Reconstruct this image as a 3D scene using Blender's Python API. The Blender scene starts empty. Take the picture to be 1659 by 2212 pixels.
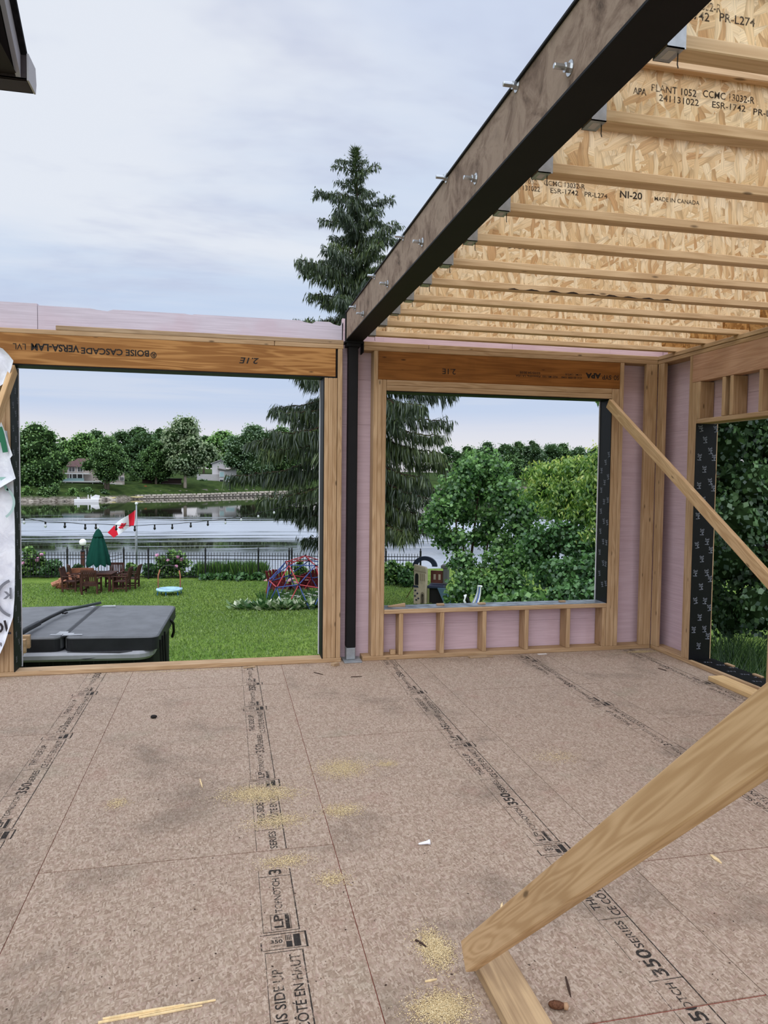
import bpy, bmesh, math, random
import numpy as np
from mathutils import Vector, Matrix
random.seed(7)
D = bpy.data
SC = bpy.context.scene
COL = SC.collection
PI = math.pi
# ------------------------------------------------------------------ camera
FPX, CXP, CYP = 1555.4, 829.5, 1106.0
CAM = Vector((0, -6.216, 1.639))
YAW, PITCH, ROLL = .2162, -.0490, .0111
_f = Vector((math.sin(YAW)*math.cos(PITCH), math.cos(YAW)*math.cos(PITCH), math.sin(PITCH)))
_r0 = Vector((math.cos(YAW), -math.sin(YAW), 0)); _u0 = _r0.cross(_f)
_r = math.cos(ROLL)*_r0 + math.sin(ROLL)*_u0; _u = -math.sin(ROLL)*_r0 + math.cos(ROLL)*_u0
cam_d = D.cameras.new('camera'); cam = D.objects.new('camera', cam_d); COL.objects.link(cam)
M = Matrix.Identity(4)
for i in range(3):
    M[i][0], M[i][1], M[i][2], M[i][3] = _r[i], _u[i], -_f[i], CAM[i]
cam.matrix_world = M
cam_d.sensor_fit = 'VERTICAL'; cam_d.sensor_height = 24; cam_d.lens = 24*FPX/2212
cam_d.clip_end = 2000; cam_d.clip_start = .05
SC.camera = cam
def ray(px, py): return (px-CXP)/FPX*_r - (py-CYP)/FPX*_u + _f
def at(px, py, d): return CAM + ray(px, py)*d                    # survey helper: a sighted point at a known distance
def onz(px, py, z): r = ray(px, py); return CAM + r*((z-CAM.z)/r.z)
def onx(px, py, x): r = ray(px, py); return CAM + r*((x-CAM.x)/r.x)
def ony(px, py, y): r = ray(px, py); return CAM + r*((y-CAM.y)/r.y)
# ------------------------------------------------------------------ helpers
def S(r, g, b):
    f = lambda c: c/12.92 if c <= .04045 else ((c+.055)/1.055)**2.4
    return (f(r/255), f(g/255), f(b/255), 1)
class MB:
    def __init__(s): s.v = []; s.f = []
    def add(s, vs, fs):
        b = len(s.v); s.v += [tuple(v) for v in vs]; s.f += [tuple(b+i for i in f) for f in fs]; return s
    def box(s, x0, x1, y0, y1, z0, z1):
        return s.add([(x, y, z) for z in (z0, z1) for y in (y0, y1) for x in (x0, x1)],
                     [(0,2,3,1),(4,5,7,6),(0,1,5,4),(2,6,7,3),(0,4,6,2),(1,3,7,5)])
    def obox(s, c, ax, ay, az):
        c, ax, ay, az = map(Vector, (c, ax, ay, az))
        return s.add([c+i*ax+j*ay+k*az for k in (-1,1) for j in (-1,1) for i in (-1,1)],
                     [(0,2,3,1),(4,5,7,6),(0,1,5,4),(2,6,7,3),(0,4,6,2),(1,3,7,5)])
    def bar(s, a, b, w, h=None, up=(0,0,1)):
        a, b = Vector(a), Vector(b); h = h or w; d = (b-a)
        up = Vector(up)
        if abs(d.normalized().dot(up)) > .98: up = Vector((1,0,0))
        x = d.cross(up).normalized(); y = x.cross(d).normalized()
        return s.obox((a+b)/2, d/2, x*w/2, y*h/2)
    def tube(s, pts, r, n=8, caps=True):
        pts = [Vector(p) for p in pts]
        rr = r if isinstance(r, (list, tuple)) else [r]*len(pts)
        b = len(s.v); prev = None
        for i, p in enumerate(pts):
            d = (pts[min(i+1, len(pts)-1)] - pts[max(i-1, 0)]).normalized()
            if prev is None:
                u = d.cross(Vector((0,0,1)))
                if u.length < .05: u = d.cross(Vector((1,0,0)))
            else: u = prev - d*prev.dot(d)
            u.normalize(); prev = u; w = d.cross(u)
            for k in range(n):
                t = 2*PI*k/n; s.v.append(tuple(p + (u*math.cos(t)+w*math.sin(t))*rr[i]))
        for i in range(len(pts)-1):
            for k in range(n):
                a0 = b+i*n+k; a1 = b+i*n+(k+1) % n
                s.f.append((a0, a1, a1+n, a0+n))
        if caps:
            s.f.append(tuple(b+k for k in range(n))[::-1]); e = b+(len(pts)-1)*n
            s.f.append(tuple(e+k for k in range(n)))
        return s
    def lathe(s, prof, c=(0,0,0), n=16, axis=(0,0,1)):
        c = Vector(c); q = Vector((0,0,1)).rotation_difference(Vector(axis)); b = len(s.v)
        for r, z in prof:
            for k in range(n):
                t = 2*PI*k/n; s.v.append(tuple(c + q @ Vector((r*math.cos(t), r*math.sin(t), z))))
        for i in range(len(prof)-1):
            for k in range(n):
                a0 = b+i*n+k; a1 = b+i*n+(k+1) % n; s.f.append((a0, a1, a1+n, a0+n))
        s.f.append(tuple(b+k for k in range(n))[::-1]); e = b+(len(prof)-1)*n; s.f.append(tuple(e+k for k in range(n)))
        return s
    def ball(s, c, r, n=10, m=6, jit=0, seed=0):
        rx, ry, rz = r if isinstance(r, (tuple, list)) else (r, r, r)
        rng = random.Random(seed); b = len(s.v)
        for i in range(m+1):
            p = PI*i/m
            for k in range(n):
                t = 2*PI*k/n; j = 1+jit*(rng.random()-.5) if 0 < i < m else 1
                s.v.append((c[0]+rx*j*math.sin(p)*math.cos(t), c[1]+ry*j*math.sin(p)*math.sin(t), c[2]+rz*j*math.cos(p)))
        for i in range(m):
            for k in range(n):
                a0 = b+i*n+k; a1 = b+i*n+(k+1) % n; s.f.append((a0, a0+n, a1+n, a1))
        return s
    def prism(s, poly, dvec):
        n = len(poly); d = Vector(dvec); b = len(s.v)
        s.v += [tuple(Vector(p)) for p in poly] + [tuple(Vector(p)+d) for p in poly]
        s.f.append(tuple(b+i for i in range(n))[::-1]); s.f.append(tuple(b+n+i for i in range(n)))
        for i in range(n): j = (i+1) % n; s.f.append((b+i, b+j, b+n+j, b+n+i))
        return s
    def quad(s, *p): return s.add(p, [tuple(range(len(p)))])
    def build(s, name, m, parent=None, smooth=False, bevel=0, local=False):
        off = parent_off(parent) if not local else Vector()
        me = D.meshes.new(name); me.from_pydata([tuple(Vector(v)-off) for v in s.v], [], s.f)
        return link(name, me, m, parent, smooth, bevel, fix=True)
def parent_off(p):
    o = Vector()
    while p is not None: o += Vector(p.location); p = p.parent
    return o
def link(name, me, m, parent, smooth=False, bevel=0, fix=False):
    if fix:
        bm = bmesh.new(); bm.from_mesh(me); bmesh.ops.recalc_face_normals(bm, faces=bm.faces); bm.to_mesh(me); bm.free()
    for mm in (m if isinstance(m, (list, tuple)) else [m]): me.materials.append(mm)
    if smooth: me.polygons.foreach_set('use_smooth', [True]*len(me.polygons))
    o = D.objects.new(name, me); COL.objects.link(o); o.parent = parent
    if bevel:
        b = o.modifiers.new('edge', 'BEVEL'); b.width = bevel; b.segments = 1; b.limit_method = 'ANGLE'
    return o
def tag(o, label=None, cat=None, group=None, kind=None):
    if label: o['label'] = label
    if cat: o['category'] = cat
    if group: o['group'] = group
    if kind: o['kind'] = kind
    return o
def empty(name, loc, label=None, cat=None, group=None, kind=None, rz=0):
    o = D.objects.new(name, None); COL.objects.link(o); o.location = loc; o.rotation_euler = (0, 0, rz)
    o.empty_display_size = .2
    return tag(o, label, cat, group, kind)
def copy_tree(o, parent=None):
    c = o.copy(); COL.objects.link(c); c.parent = parent
    for ch in list(o.children): copy_tree(ch, c)
    return c
# ------------------------------------------------------------------ materials
def newmat(name, base=(.5,.5,.5,1), rough=.6, metal=0, spec=.3):
    m = D.materials.new(name); m.use_nodes = True; nt = m.node_tree; b = nt.nodes['Principled BSDF']
    b.inputs['Base Color'].default_value = base; b.inputs['Roughness'].default_value = rough
    b.inputs['Metallic'].default_value = metal; b.inputs['Specular IOR Level'].default_value = spec
    return m, nt, b
class G:                                                           # small node-graph helper
    def __init__(s, nt): s.nt = nt
    def n(s, t, **kw):
        nd = s.nt.nodes.new(t)
        for k, v in kw.items(): setattr(nd, k, v)
        return nd
    def put(s, inp, v):
        if hasattr(v, 'is_linked') or hasattr(v, 'links'): s.nt.links.new(v, inp)
        else: inp.default_value = v
    def math(s, op, a, b=0, c=0):
        nd = s.n('ShaderNodeMath', operation=op); s.put(nd.inputs[0], a); s.put(nd.inputs[1], b); s.put(nd.inputs[2], c); return nd.outputs[0]
    def vmath(s, op, a, b=(0,0,0)):
        nd = s.n('ShaderNodeVectorMath', operation=op); s.put(nd.inputs[0], a); s.put(nd.inputs[1], b); return nd.outputs[0]
    def mapping(s, v, loc=(0,0,0), rot=(0,0,0), sc=(1,1,1)):
        nd = s.n('ShaderNodeMapping'); s.put(nd.inputs['Vector'], v)
        nd.inputs['Location'].default_value = loc; nd.inputs['Rotation'].default_value = rot; nd.inputs['Scale'].default_value = sc
        return nd.outputs[0]
    def noise(s, v, scale=5, detail=3, rough=.5, dist=0, out='Fac'):
        nd = s.n('ShaderNodeTexNoise'); s.put(nd.inputs['Vector'], v); nd.inputs['Scale'].default_value = scale
        nd.inputs['Detail'].default_value = detail; nd.inputs['Roughness'].default_value = rough; nd.inputs['Distortion'].default_value = dist
        return nd.outputs[out]
    def voro(s, v, scale=5, dims='3D', rand=1, feature='F1'):
        nd = s.n('ShaderNodeTexVoronoi', voronoi_dimensions=dims, feature=feature); s.put(nd.inputs['Vector'], v)
        nd.inputs['Scale'].default_value = scale; nd.inputs['Randomness'].default_value = rand
        return nd
    def ramp(s, fac, stops, interp='LINEAR'):
        nd = s.n('ShaderNodeValToRGB'); s.put(nd.inputs[0], fac); cr = nd.color_ramp; cr.interpolation = interp
        while len(cr.elements) < len(stops): cr.elements.new(.5)
        for e, (p, c) in zip(cr.elements, stops): e.position = p; e.color = c if len(c) == 4 else (*c, 1)
        return nd.outputs[0]
    def step(s, v, lo, hi):
        nd = s.n('ShaderNodeMapRange', interpolation_type='SMOOTHSTEP'); s.put(nd.inputs[0], v)
        nd.inputs[1].default_value = lo; nd.inputs[2].default_value = hi; return nd.outputs[0]
    def mix(s, f, a, b, mode='MIX'):
        nd = s.n('ShaderNodeMix', data_type='RGBA', blend_type=mode); s.put(nd.inputs[0], f); s.put(nd.inputs[6], a); s.put(nd.inputs[7], b); return nd.outputs[2]
    def bump(s, h, strength=.3, dist=.01):
        nd = s.n('ShaderNodeBump'); s.put(nd.inputs['Height'], h); nd.inputs['Strength'].default_value = strength; nd.inputs['Distance'].default_value = dist; return nd.outputs[0]
    def ncomb(s, x, y, z):
        nd = s.n('ShaderNodeCombineXYZ'); s.put(nd.inputs[0], x); s.put(nd.inputs[1], y); s.put(nd.inputs[2], z); return nd.outputs[0]
    def sep(s, v):
        nd = s.n('ShaderNodeSeparateXYZ'); s.put(nd.inputs[0], v); return nd.outputs
def mul(c, k): return (c[0]*k, c[1]*k, c[2]*k, 1)
def wood(name, light, dark, axis, knots=True, ring=1.0, rough=.65, kd=None, var=.3, rw=1.0):
    m, nt, b = newmat(name, rough=rough, spec=.2); g = G(nt)
    tc = g.n('ShaderNodeTexCoord').outputs['Object']; oi = g.n('ShaderNodeObjectInfo').outputs['Random']
    off = g.ncomb(g.math('MULTIPLY', oi, 61.0), g.math('MULTIPLY', oi, 43.7), g.math('MULTIPLY', oi, 77.1))
    v = g.vmath('ADD', tc, off)
    def sc(along, across):
        t = [across]*3; t[axis] = along; return tuple(t)
    n1 = g.noise(g.mapping(v, sc=sc(.7, 9)), 1.6, 2, .5, .4)
    rings = g.math('SINE', g.math('MULTIPLY', n1, 42.0*ring))
    rings = g.math('MULTIPLY_ADD', rings, .5, .5)
    n2 = g.noise(g.mapping(v, sc=sc(2.5, 130)), 1, 3, .6)
    n3 = g.noise(g.mapping(v, sc=sc(1.2, 3)), 1.3, 3, .6)
    f = g.math('ADD', g.math('MULTIPLY', rings, .16*rw), g.math('ADD', g.math('MULTIPLY', n2, .42), g.math('MULTIPLY', n3, .42)))
    c = g.mix(g.step(f, .3, .72), light, dark)
    c = g.mix(g.math('MULTIPLY', oi, var), c, mul(dark, .85))
    dn = g.noise(v, 2.1, 4, .6)
    c = g.mix(g.math('MULTIPLY', g.step(dn, .55, .8), .35), c, mul(dark, .6))
    if knots:
        kv = g.voro(g.mapping(v, sc=sc(4.6, 15)), 1.0)
        sel = g.math('GREATER_THAN', g.sep(kv.outputs['Color'])[0], .50)
        kk = g.math('MULTIPLY', sel, g.math('SUBTRACT', 1.0, g.step(kv.outputs['Distance'], .05, .15)))
        c = g.mix(g.math('MULTIPLY', kk, .85), c, kd or mul(dark, .28))
    nt.links.new(c, b.inputs['Base Color'])
    nt.links.new(g.bump(g.math('ADD', n2, g.math('MULTIPLY', rings, .4)), .25, .002), b.inputs['Normal'])
    return m
PINE_L, PINE_D = S(194,164,128), S(160,128,92)
PINE = [wood('pine_%d' % a, PINE_L, PINE_D, a) for a in range(3)]
GREYPINE = [wood('weathered_pine_%d' % a, S(182,156,124), S(142,116,88), a) for a in range(3)]
FIR = wood('reddish_fir', S(198,160,130), S(168,126,98), 1)
LVL = [wood('laminated_veneer', S(178,130,76), S(138,92,46), 0, True, .8, kd=S(70,42,20), rw=2), wood('dark_laminated_veneer', S(156,102,48), S(120,74,30), 0, True, .6, kd=S(60,36,18), rw=1)]
FLANGE = wood('joist_flange_lumber', S(222,192,152), S(192,158,118), 0)
BRACEW = wood('brace_lumber', S(214,180,136), S(186,150,106), 0, True, 1.6, rw=1.5)
def osb(name, cols, plane, flake=(11, 52), contrast=.25, tint=None, dirt=0, bumpk=.3, wk=.04, fk=1.0):
    m, nt, b = newmat(name, rough=.75, spec=.15); g = G(nt)
    tc = g.n('ShaderNodeTexCoord').outputs['Object']; oi = g.n('ShaderNodeObjectInfo').outputs['Random']
    x, y, z = g.sep(tc)
    ofs = g.math('MULTIPLY', oi, 53.0)
    v = g.ncomb(x, z, 0) if plane == 'xz' else (g.ncomb(y, z, 0) if plane == 'yz' else g.ncomb(x, y, 0))
    v = g.vmath('ADD', v, g.ncomb(ofs, ofs, 0))
    wob = g.noise(v, 7, 2, .5, 0, 'Color')
    vv = g.vmath('ADD', v, g.vmath('MULTIPLY', g.vmath('SUBTRACT', wob, (.5,.5,.5)), (wk, wk, 0)))
    prev = None; hgt = None
    angs = [.25, 1.9, 1.15, 2.65, 1.5]
    for i, a in enumerate(angs):
        rv = g.mapping(vv, loc=(i*3.7, i*1.9, 0), rot=(0,0,a)); vo = g.voro(g.mapping(rv, sc=(flake[0]*(1+.13*i), flake[1]*(.75+.12*i), 1)), 1, '2D')
        cr, cg, cb = g.sep(vo.outputs['Color'])
        tone = g.ramp(cg, [(j/(len(cols)-1), c) for j, c in enumerate(cols)])
        fine = g.noise(g.mapping(rv, sc=(flake[0]*1.2, flake[1]*7, 1)), 1, 1)
        tone = g.mix(1.0, tone, g.ramp(fine, [(.3, (1-.16*fk,)*3+(1,)), (.7, (1+.08*fk,)*3+(1,))]), 'MULTIPLY')
        edge = g.step(vo.outputs['Distance'], .42, .8)
        tone = g.mix(g.math('MULTIPLY', edge, contrast), tone, mul(cols[0], .42))
        if prev is None: prev, hgt = tone, cb
        else:
            k = g.math('GREATER_THAN', cr, .62)
            prev = g.mix(k, prev, tone); hgt = g.mix(k, hgt, cb)
    c = prev
    if dirt:
        d1 = g.noise(v, 1.5, 6, .65, .3); c = g.mix(g.math('MULTIPLY', g.step(d1, .5, .72), dirt), c, S(92,82,70))
        sp = g.noise(v, 40, 3, .7); c = g.mix(g.math('MULTIPLY', g.step(sp, .66, .74), dirt*1.3), c, S(66,52,42))
        d2 = g.noise(v, 4.3, 4, .6); c = g.mix(g.math('MULTIPLY', g.step(d2, .55, .75), dirt*.55), c, S(150,112,98))
        d3 = g.noise(v, 2.6, 3, .6, .2); c = g.mix(g.math('MULTIPLY', g.step(d3, .56, .8), dirt*.5), c, S(134,134,112))
    nt.links.new(c, b.inputs['Base Color'])
    nt.links.new(g.bump(hgt, bumpk, .0015), b.inputs['Normal'])
    return m
WEB = osb('joist_web_osb', [S(196,154,108), S(218,184,138), S(232,204,162), S(242,220,184), S(224,192,146)], 'xz', (7, 40), .36, fk=1.3)
WEBD = osb('stiffener_osb', [S(136,92,46), S(172,124,70), S(196,150,92)], 'xz', (10, 46), .4)
RIM = osb('rim_osb', [S(150,104,56), S(186,140,86), S(206,164,108)], 'yz', (10, 46), .4)
FLOORM = osb('floor_osb', [S(142,120,102), S(156,135,116), S(170,150,130), S(187,168,149), S(163,138,122)], 'xy', (38, 150), .22, dirt=.48, wk=.008, fk=.7)
def plain(name, c, rough=.6, metal=0, spec=.3, var=0, sc=20, bumpk=0):
    m, nt, b = newmat(name, c, rough, metal, spec)
    if var:
        g = G(nt); tc = g.n('ShaderNodeTexCoord').outputs['Object']; n = g.noise(tc, sc, 4, .6)
        nt.links.new(g.mix(g.step(n, .25, .75), mul(c, 1-var), mul(c, 1+var)), b.inputs['Base Color'])
        if bumpk: nt.links.new(g.bump(n, bumpk, .004), b.inputs['Normal'])
    return m
def foam_mat(name='pink_foam', c1=S(202,176,183), c2=S(215,191,198)):
    m, nt, b = newmat(name, rough=.8, spec=.1); g = G(nt)
    tc = g.n('ShaderNodeTexCoord').outputs['Object']
    n = g.noise(g.mapping(tc, sc=(3, 3, 90)), 1, 3, .6); n2 = g.noise(tc, 3, 3)
    c = g.mix(g.step(n, .3, .7), c1, c2)
    c = g.mix(g.math('MULTIPLY', g.step(n2, .5, .75), .3), c, S(190,162,172))
    nt.links.new(c, b.inputs['Base Color']); nt.links.new(g.bump(n, .2, .002), b.inputs['Normal'])
    return m
FOAM = foam_mat(); FOAMT = foam_mat('skylit_foam', S(188,178,188), S(202,193,203))  # FOAMT: same pink foam, painted paler for the sky light on it
FOAMSEAM = plain('foam_seam', S(120,92,104))
STEEL = plain('black_steel', S(19,18,19), .6, 0, .2, .2, 6)
GALV = plain('galvanized_steel', S(170,172,172), .38, .7, .5, .12, 30)
ZINC = plain('zinc_bolt', S(190,194,196), .25, .9, .5)
PRIMER = plain('bare_grey_steel', S(150,154,156), .5, .4, .4, .15, 12)
DARK = plain('dark_gap', S(22,18,16), .9)
TAPE = plain('black_flashing_tape', S(8,8,9), .5, 0, .18, .3, 30, .1)
TAPEG = plain('green_black_tape', S(14,20,15), .5, 0, .2, .3, 30, .1)
PRINT3M = plain('grey_print', S(112,114,122), .6)
WHITE = plain('white_paint', S(226,228,230), .5)
def packing_mat():
    m, nt, b = newmat('weathered_beam_packing', rough=.8, spec=.15); g = G(nt)
    tc = g.n('ShaderNodeTexCoord').outputs['Object']
    n = g.noise(g.mapping(tc, sc=(1, 3, 3)), 2.2, 6, .68, .6); n2 = g.noise(g.mapping(g.mapping(tc, rot=(.6,0,0)), sc=(1, 4, 22)), 3, 4, .7)
    c = g.ramp(n, [(.30, S(84,70,60)), (.42, S(128,108,94)), (.55, S(158,138,122)), (.75, S(134,116,102))])
    c = g.mix(g.math('MULTIPLY', g.step(n2, .55, .78), .5), c, S(178,158,142))
    nt.links.new(c, b.inputs['Base Color']); nt.links.new(g.bump(n2, .3, .003), b.inputs['Normal'])
    return m
PACK = packing_mat()
def ink_mat(name, col, worn):
    m, nt, b = newmat(name, col, .8, 0, .1); g = G(nt)
    tc = g.n('ShaderNodeTexCoord').outputs['Object']
    a = g.noise(tc, 90, 3, .7); a2 = g.noise(tc, 3.5, 3, .6)
    k = g.step(g.math('ADD', a, g.math('MULTIPLY', g.math('SUBTRACT', a2, .5), 1.1)), worn-.16, worn+.14)
    tr = g.n('ShaderNodeBsdfTransparent'); mx = g.n('ShaderNodeMixShader')
    g.put(mx.inputs[0], g.math('MULTIPLY', k, .8)); nt.links.new(tr.outputs[0], mx.inputs[1]); nt.links.new(b.outputs[0], mx.inputs[2])
    nt.links.new(mx.outputs[0], nt.nodes['Material Output'].inputs['Surface'])
    return m
INK = ink_mat('worn_floor_ink', S(44,43,42), .37)
INKJ = ink_mat('joist_ink', S(34,32,34), .36)
INKB = plain('black_ink', S(26,22,18), .7)
def text_mesh(name, s, cap, origin, xd, yd, m, parent, width=None, align='LEFT', shear=0, bold=0):
    cu = D.curves.new('t', 'FONT'); cu.body = s; cu.size = cap/.73; cu.align_x = align; cu.shear = shear; cu.offset = bold*cap; cu.resolution_u = 3
    o = D.objects.new('t', cu); COL.objects.link(o)
    bpy.context.view_layer.update()
    me = D.meshes.new_from_object(o.evaluated_get(bpy.context.evaluated_depsgraph_get()))
    D.objects.remove(o); D.curves.remove(cu)
    co = np.empty(len(me.vertices)*3); me.vertices.foreach_get('co', co); co = co.reshape(-1, 3)
    if width and len(co):
        w = co[:,0].max()-co[:,0].min()
        co[:,0] *= width/max(w, 1e-6)
    xd, yd = np.array(xd, float), np.array(yd, float)
    wco = np.array(origin) + co[:,:1]*xd + co[:,1:2]*yd
    if parent is None: return me, wco
    wco = wco - np.array(parent_off(parent))
    me.vertices.foreach_set('co', wco.ravel()); me.name = name
    return link(name, me, m, parent)
# foliage
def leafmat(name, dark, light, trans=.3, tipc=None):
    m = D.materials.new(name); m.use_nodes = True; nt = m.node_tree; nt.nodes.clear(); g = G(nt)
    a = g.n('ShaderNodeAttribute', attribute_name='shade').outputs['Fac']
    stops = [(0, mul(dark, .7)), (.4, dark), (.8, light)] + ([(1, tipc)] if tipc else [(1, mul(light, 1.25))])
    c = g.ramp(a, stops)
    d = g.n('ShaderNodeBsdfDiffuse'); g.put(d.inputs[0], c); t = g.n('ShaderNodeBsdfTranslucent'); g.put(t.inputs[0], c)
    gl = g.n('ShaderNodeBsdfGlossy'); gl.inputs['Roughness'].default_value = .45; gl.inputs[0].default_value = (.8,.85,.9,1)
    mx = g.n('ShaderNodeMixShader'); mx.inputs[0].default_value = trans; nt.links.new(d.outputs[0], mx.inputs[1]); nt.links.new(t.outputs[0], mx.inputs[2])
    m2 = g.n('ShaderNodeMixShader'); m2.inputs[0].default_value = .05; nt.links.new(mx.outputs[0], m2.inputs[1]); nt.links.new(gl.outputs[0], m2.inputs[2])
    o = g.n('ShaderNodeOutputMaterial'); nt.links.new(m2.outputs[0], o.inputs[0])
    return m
def kite_mesh(name, base, axis, side, mats, shade, parent, core=None, local=False):
    """base,axis,side: (N,3) arrays; a kite-shaped leaf each"""
    base = np.asarray(base); off = np.array(parent_off(parent)) if not local else 0
    n = len(base)
    V = np.empty((n, 4, 3)); V[:,0] = base; V[:,1] = base+axis*.42+side; V[:,2] = base+axis; V[:,3] = base+axis*.42-side
    V = V.reshape(-1, 3) - off
    F = np.arange(n*4).reshape(-1, 4).tolist(); vs = V.tolist(); sh = np.repeat(shade, 4)
    nf = len(F)
    if core:
        b = len(vs); vs += [tuple(Vector(v)-Vector(off)) if not local else v for v in core.v]; F += [tuple(b+i for i in f) for f in core.f]
        sh = np.concatenate([sh, np.zeros(len(core.v))])
    me = D.meshes.new(name); me.from_pydata(vs, [], F)
    at_ = me.attributes.new('shade', 'FLOAT', 'POINT'); at_.data.foreach_set('value', sh.astype(np.float32))
    o = link(name, me, mats, parent)
    if core and isinstance(mats, list) and len(mats) > 1:
        me.polygons.foreach_set('material_index', np.array([0]*nf+[1]*len(core.f), dtype=np.int32))
    return o
def unit(a): return a/np.maximum(np.linalg.norm(a, axis=-1, keepdims=True), 1e-9)
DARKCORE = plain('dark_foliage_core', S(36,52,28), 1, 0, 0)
def leaf_blob(name, lumps, n, size, mat, parent, seed, aspect=.42, droop=.3, core=.72, fill=.35, outn=.6):
    """lumps: list of (cx,cy,cz, rx,ry,rz)"""
    rng = np.random.default_rng(seed); L = np.array(lumps)
    w = (L[:,3]*L[:,4]+L[:,4]*L[:,5]+L[:,3]*L[:,5]); idx = rng.choice(len(L), n, p=w/w.sum())
    d = unit(rng.normal(size=(n, 3))); rad = 1-fill*rng.random((n, 1))**1.5
    rad *= (1+.16*rng.normal(size=(n, 1)))
    P = L[idx,:3]+d*L[idx,3:]*rad
    nrm = unit(d*outn+rng.normal(size=(n, 3))*.7+np.array([0,0,.3]))
    t = unit(np.cross(nrm, rng.normal(size=(n, 3)))); t = unit(t+np.array([0,0,-droop])+d*.25)
    s = unit(np.cross(nrm, t)); sz = size*(.6+.8*rng.random((n, 1)))
    shade = np.clip(rng.normal(.5, .2, n)+.18*d[:,2]+(rad[:,0]-.85)*.5, 0, 1)  # tone rises on top, falls deep inside: crown shading put into leaf colour
    C = None
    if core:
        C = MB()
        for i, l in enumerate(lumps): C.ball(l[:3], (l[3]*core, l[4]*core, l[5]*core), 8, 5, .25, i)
    return kite_mesh(name, P-t*sz*.5, t*sz, s*sz*aspect, [mat, DARKCORE] if core else mat, shade, parent, C)
def crown(c, r, h, k, seed, flat=.8):
    """lumps of an irregular crown: centre c, radius r, height h"""
    rng = random.Random(seed); out = []
    for i in range(k):
        t = (i+.5)/k; zz = -1+2*t; rr = max(.1, 1-abs(zz-(-.12))**2.2*.8)
        a = i*2.399+rng.random()*1.5; q = rr*(.30+.55*rng.random()**.7)
        s = .20+.20*rng.random()
        out.append((c[0]+r*q*math.cos(a), c[1]+r*q*math.sin(a), c[2]+h/2*(zz*.84+rng.uniform(-.1, .1)), r*s*1.2, r*s*1.2, min(r, h/2)*s*flat*1.1))
    out.append((c[0], c[1], c[2]-h*.05, r*.55, r*.55, h*.36))
    return out
# ================================================================== FLOOR
floor = empty('floor', (0, -3, 0), 'oriented strand board subfloor of large sheets with stamped grey bands', 'floor', kind='structure')
MB().box(-3.6, 4.2, -8, .2, -.28, -.024).build('floor_frame', plain('joist_space', S(60,44,34), .9), floor)
REDSEAM = plain('reddish_seam', S(138,64,52), .9)
MB().box(-3.6, 4.17, -8, .14, -.0235, -.004).build('seam_backing', REDSEAM, floor)
SX = [-3.19, -1.971, -.752, .467, 1.686, 2.905, 4.17]
CY = {0: [-2.6, -5.0], 1: [-1.42, -3.86], 2: [-.57, -3.11, -5.55], 3: [-1.80, -4.31, -6.7], 4: [-1.0, -3.51, -5.95], 5: [-1.87, -4.30, -6.7]}
BAND = {1: (-1.10, -.96), 2: (.13, .262), 3: (1.35, 1.476), 4: (2.605, 2.735), 5: (3.70, 3.83)}
PH = {(1, 0): -.625, (1, 1): -2.79, (2, 0): -.60, (2, 1): -1.196, (2, 2): -3.788, (3, 0): -1.03, (3, 1): -3.388, (3, 2): -4.9, (4, 0): -.3, (4, 1): -1.55, (4, 2): -3.9, (5, 0): -1.2, (5, 1): -2.3, (5, 2): -4.6}
def clip_y(o, y0, y1, off):
    bm = bmesh.new(); bm.from_mesh(o.data)
    for y, n in ((y0, -1), (y1, 1)):
        bmesh.ops.bisect_plane(bm, geom=bm.verts[:]+bm.edges[:]+bm.faces[:], plane_co=(0, y-off, 0), plane_no=(0, n, 0), clear_outer=True)
    bm.to_mesh(o.data); bm.free(); return len(o.data.vertices)
ZI = .0007
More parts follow.
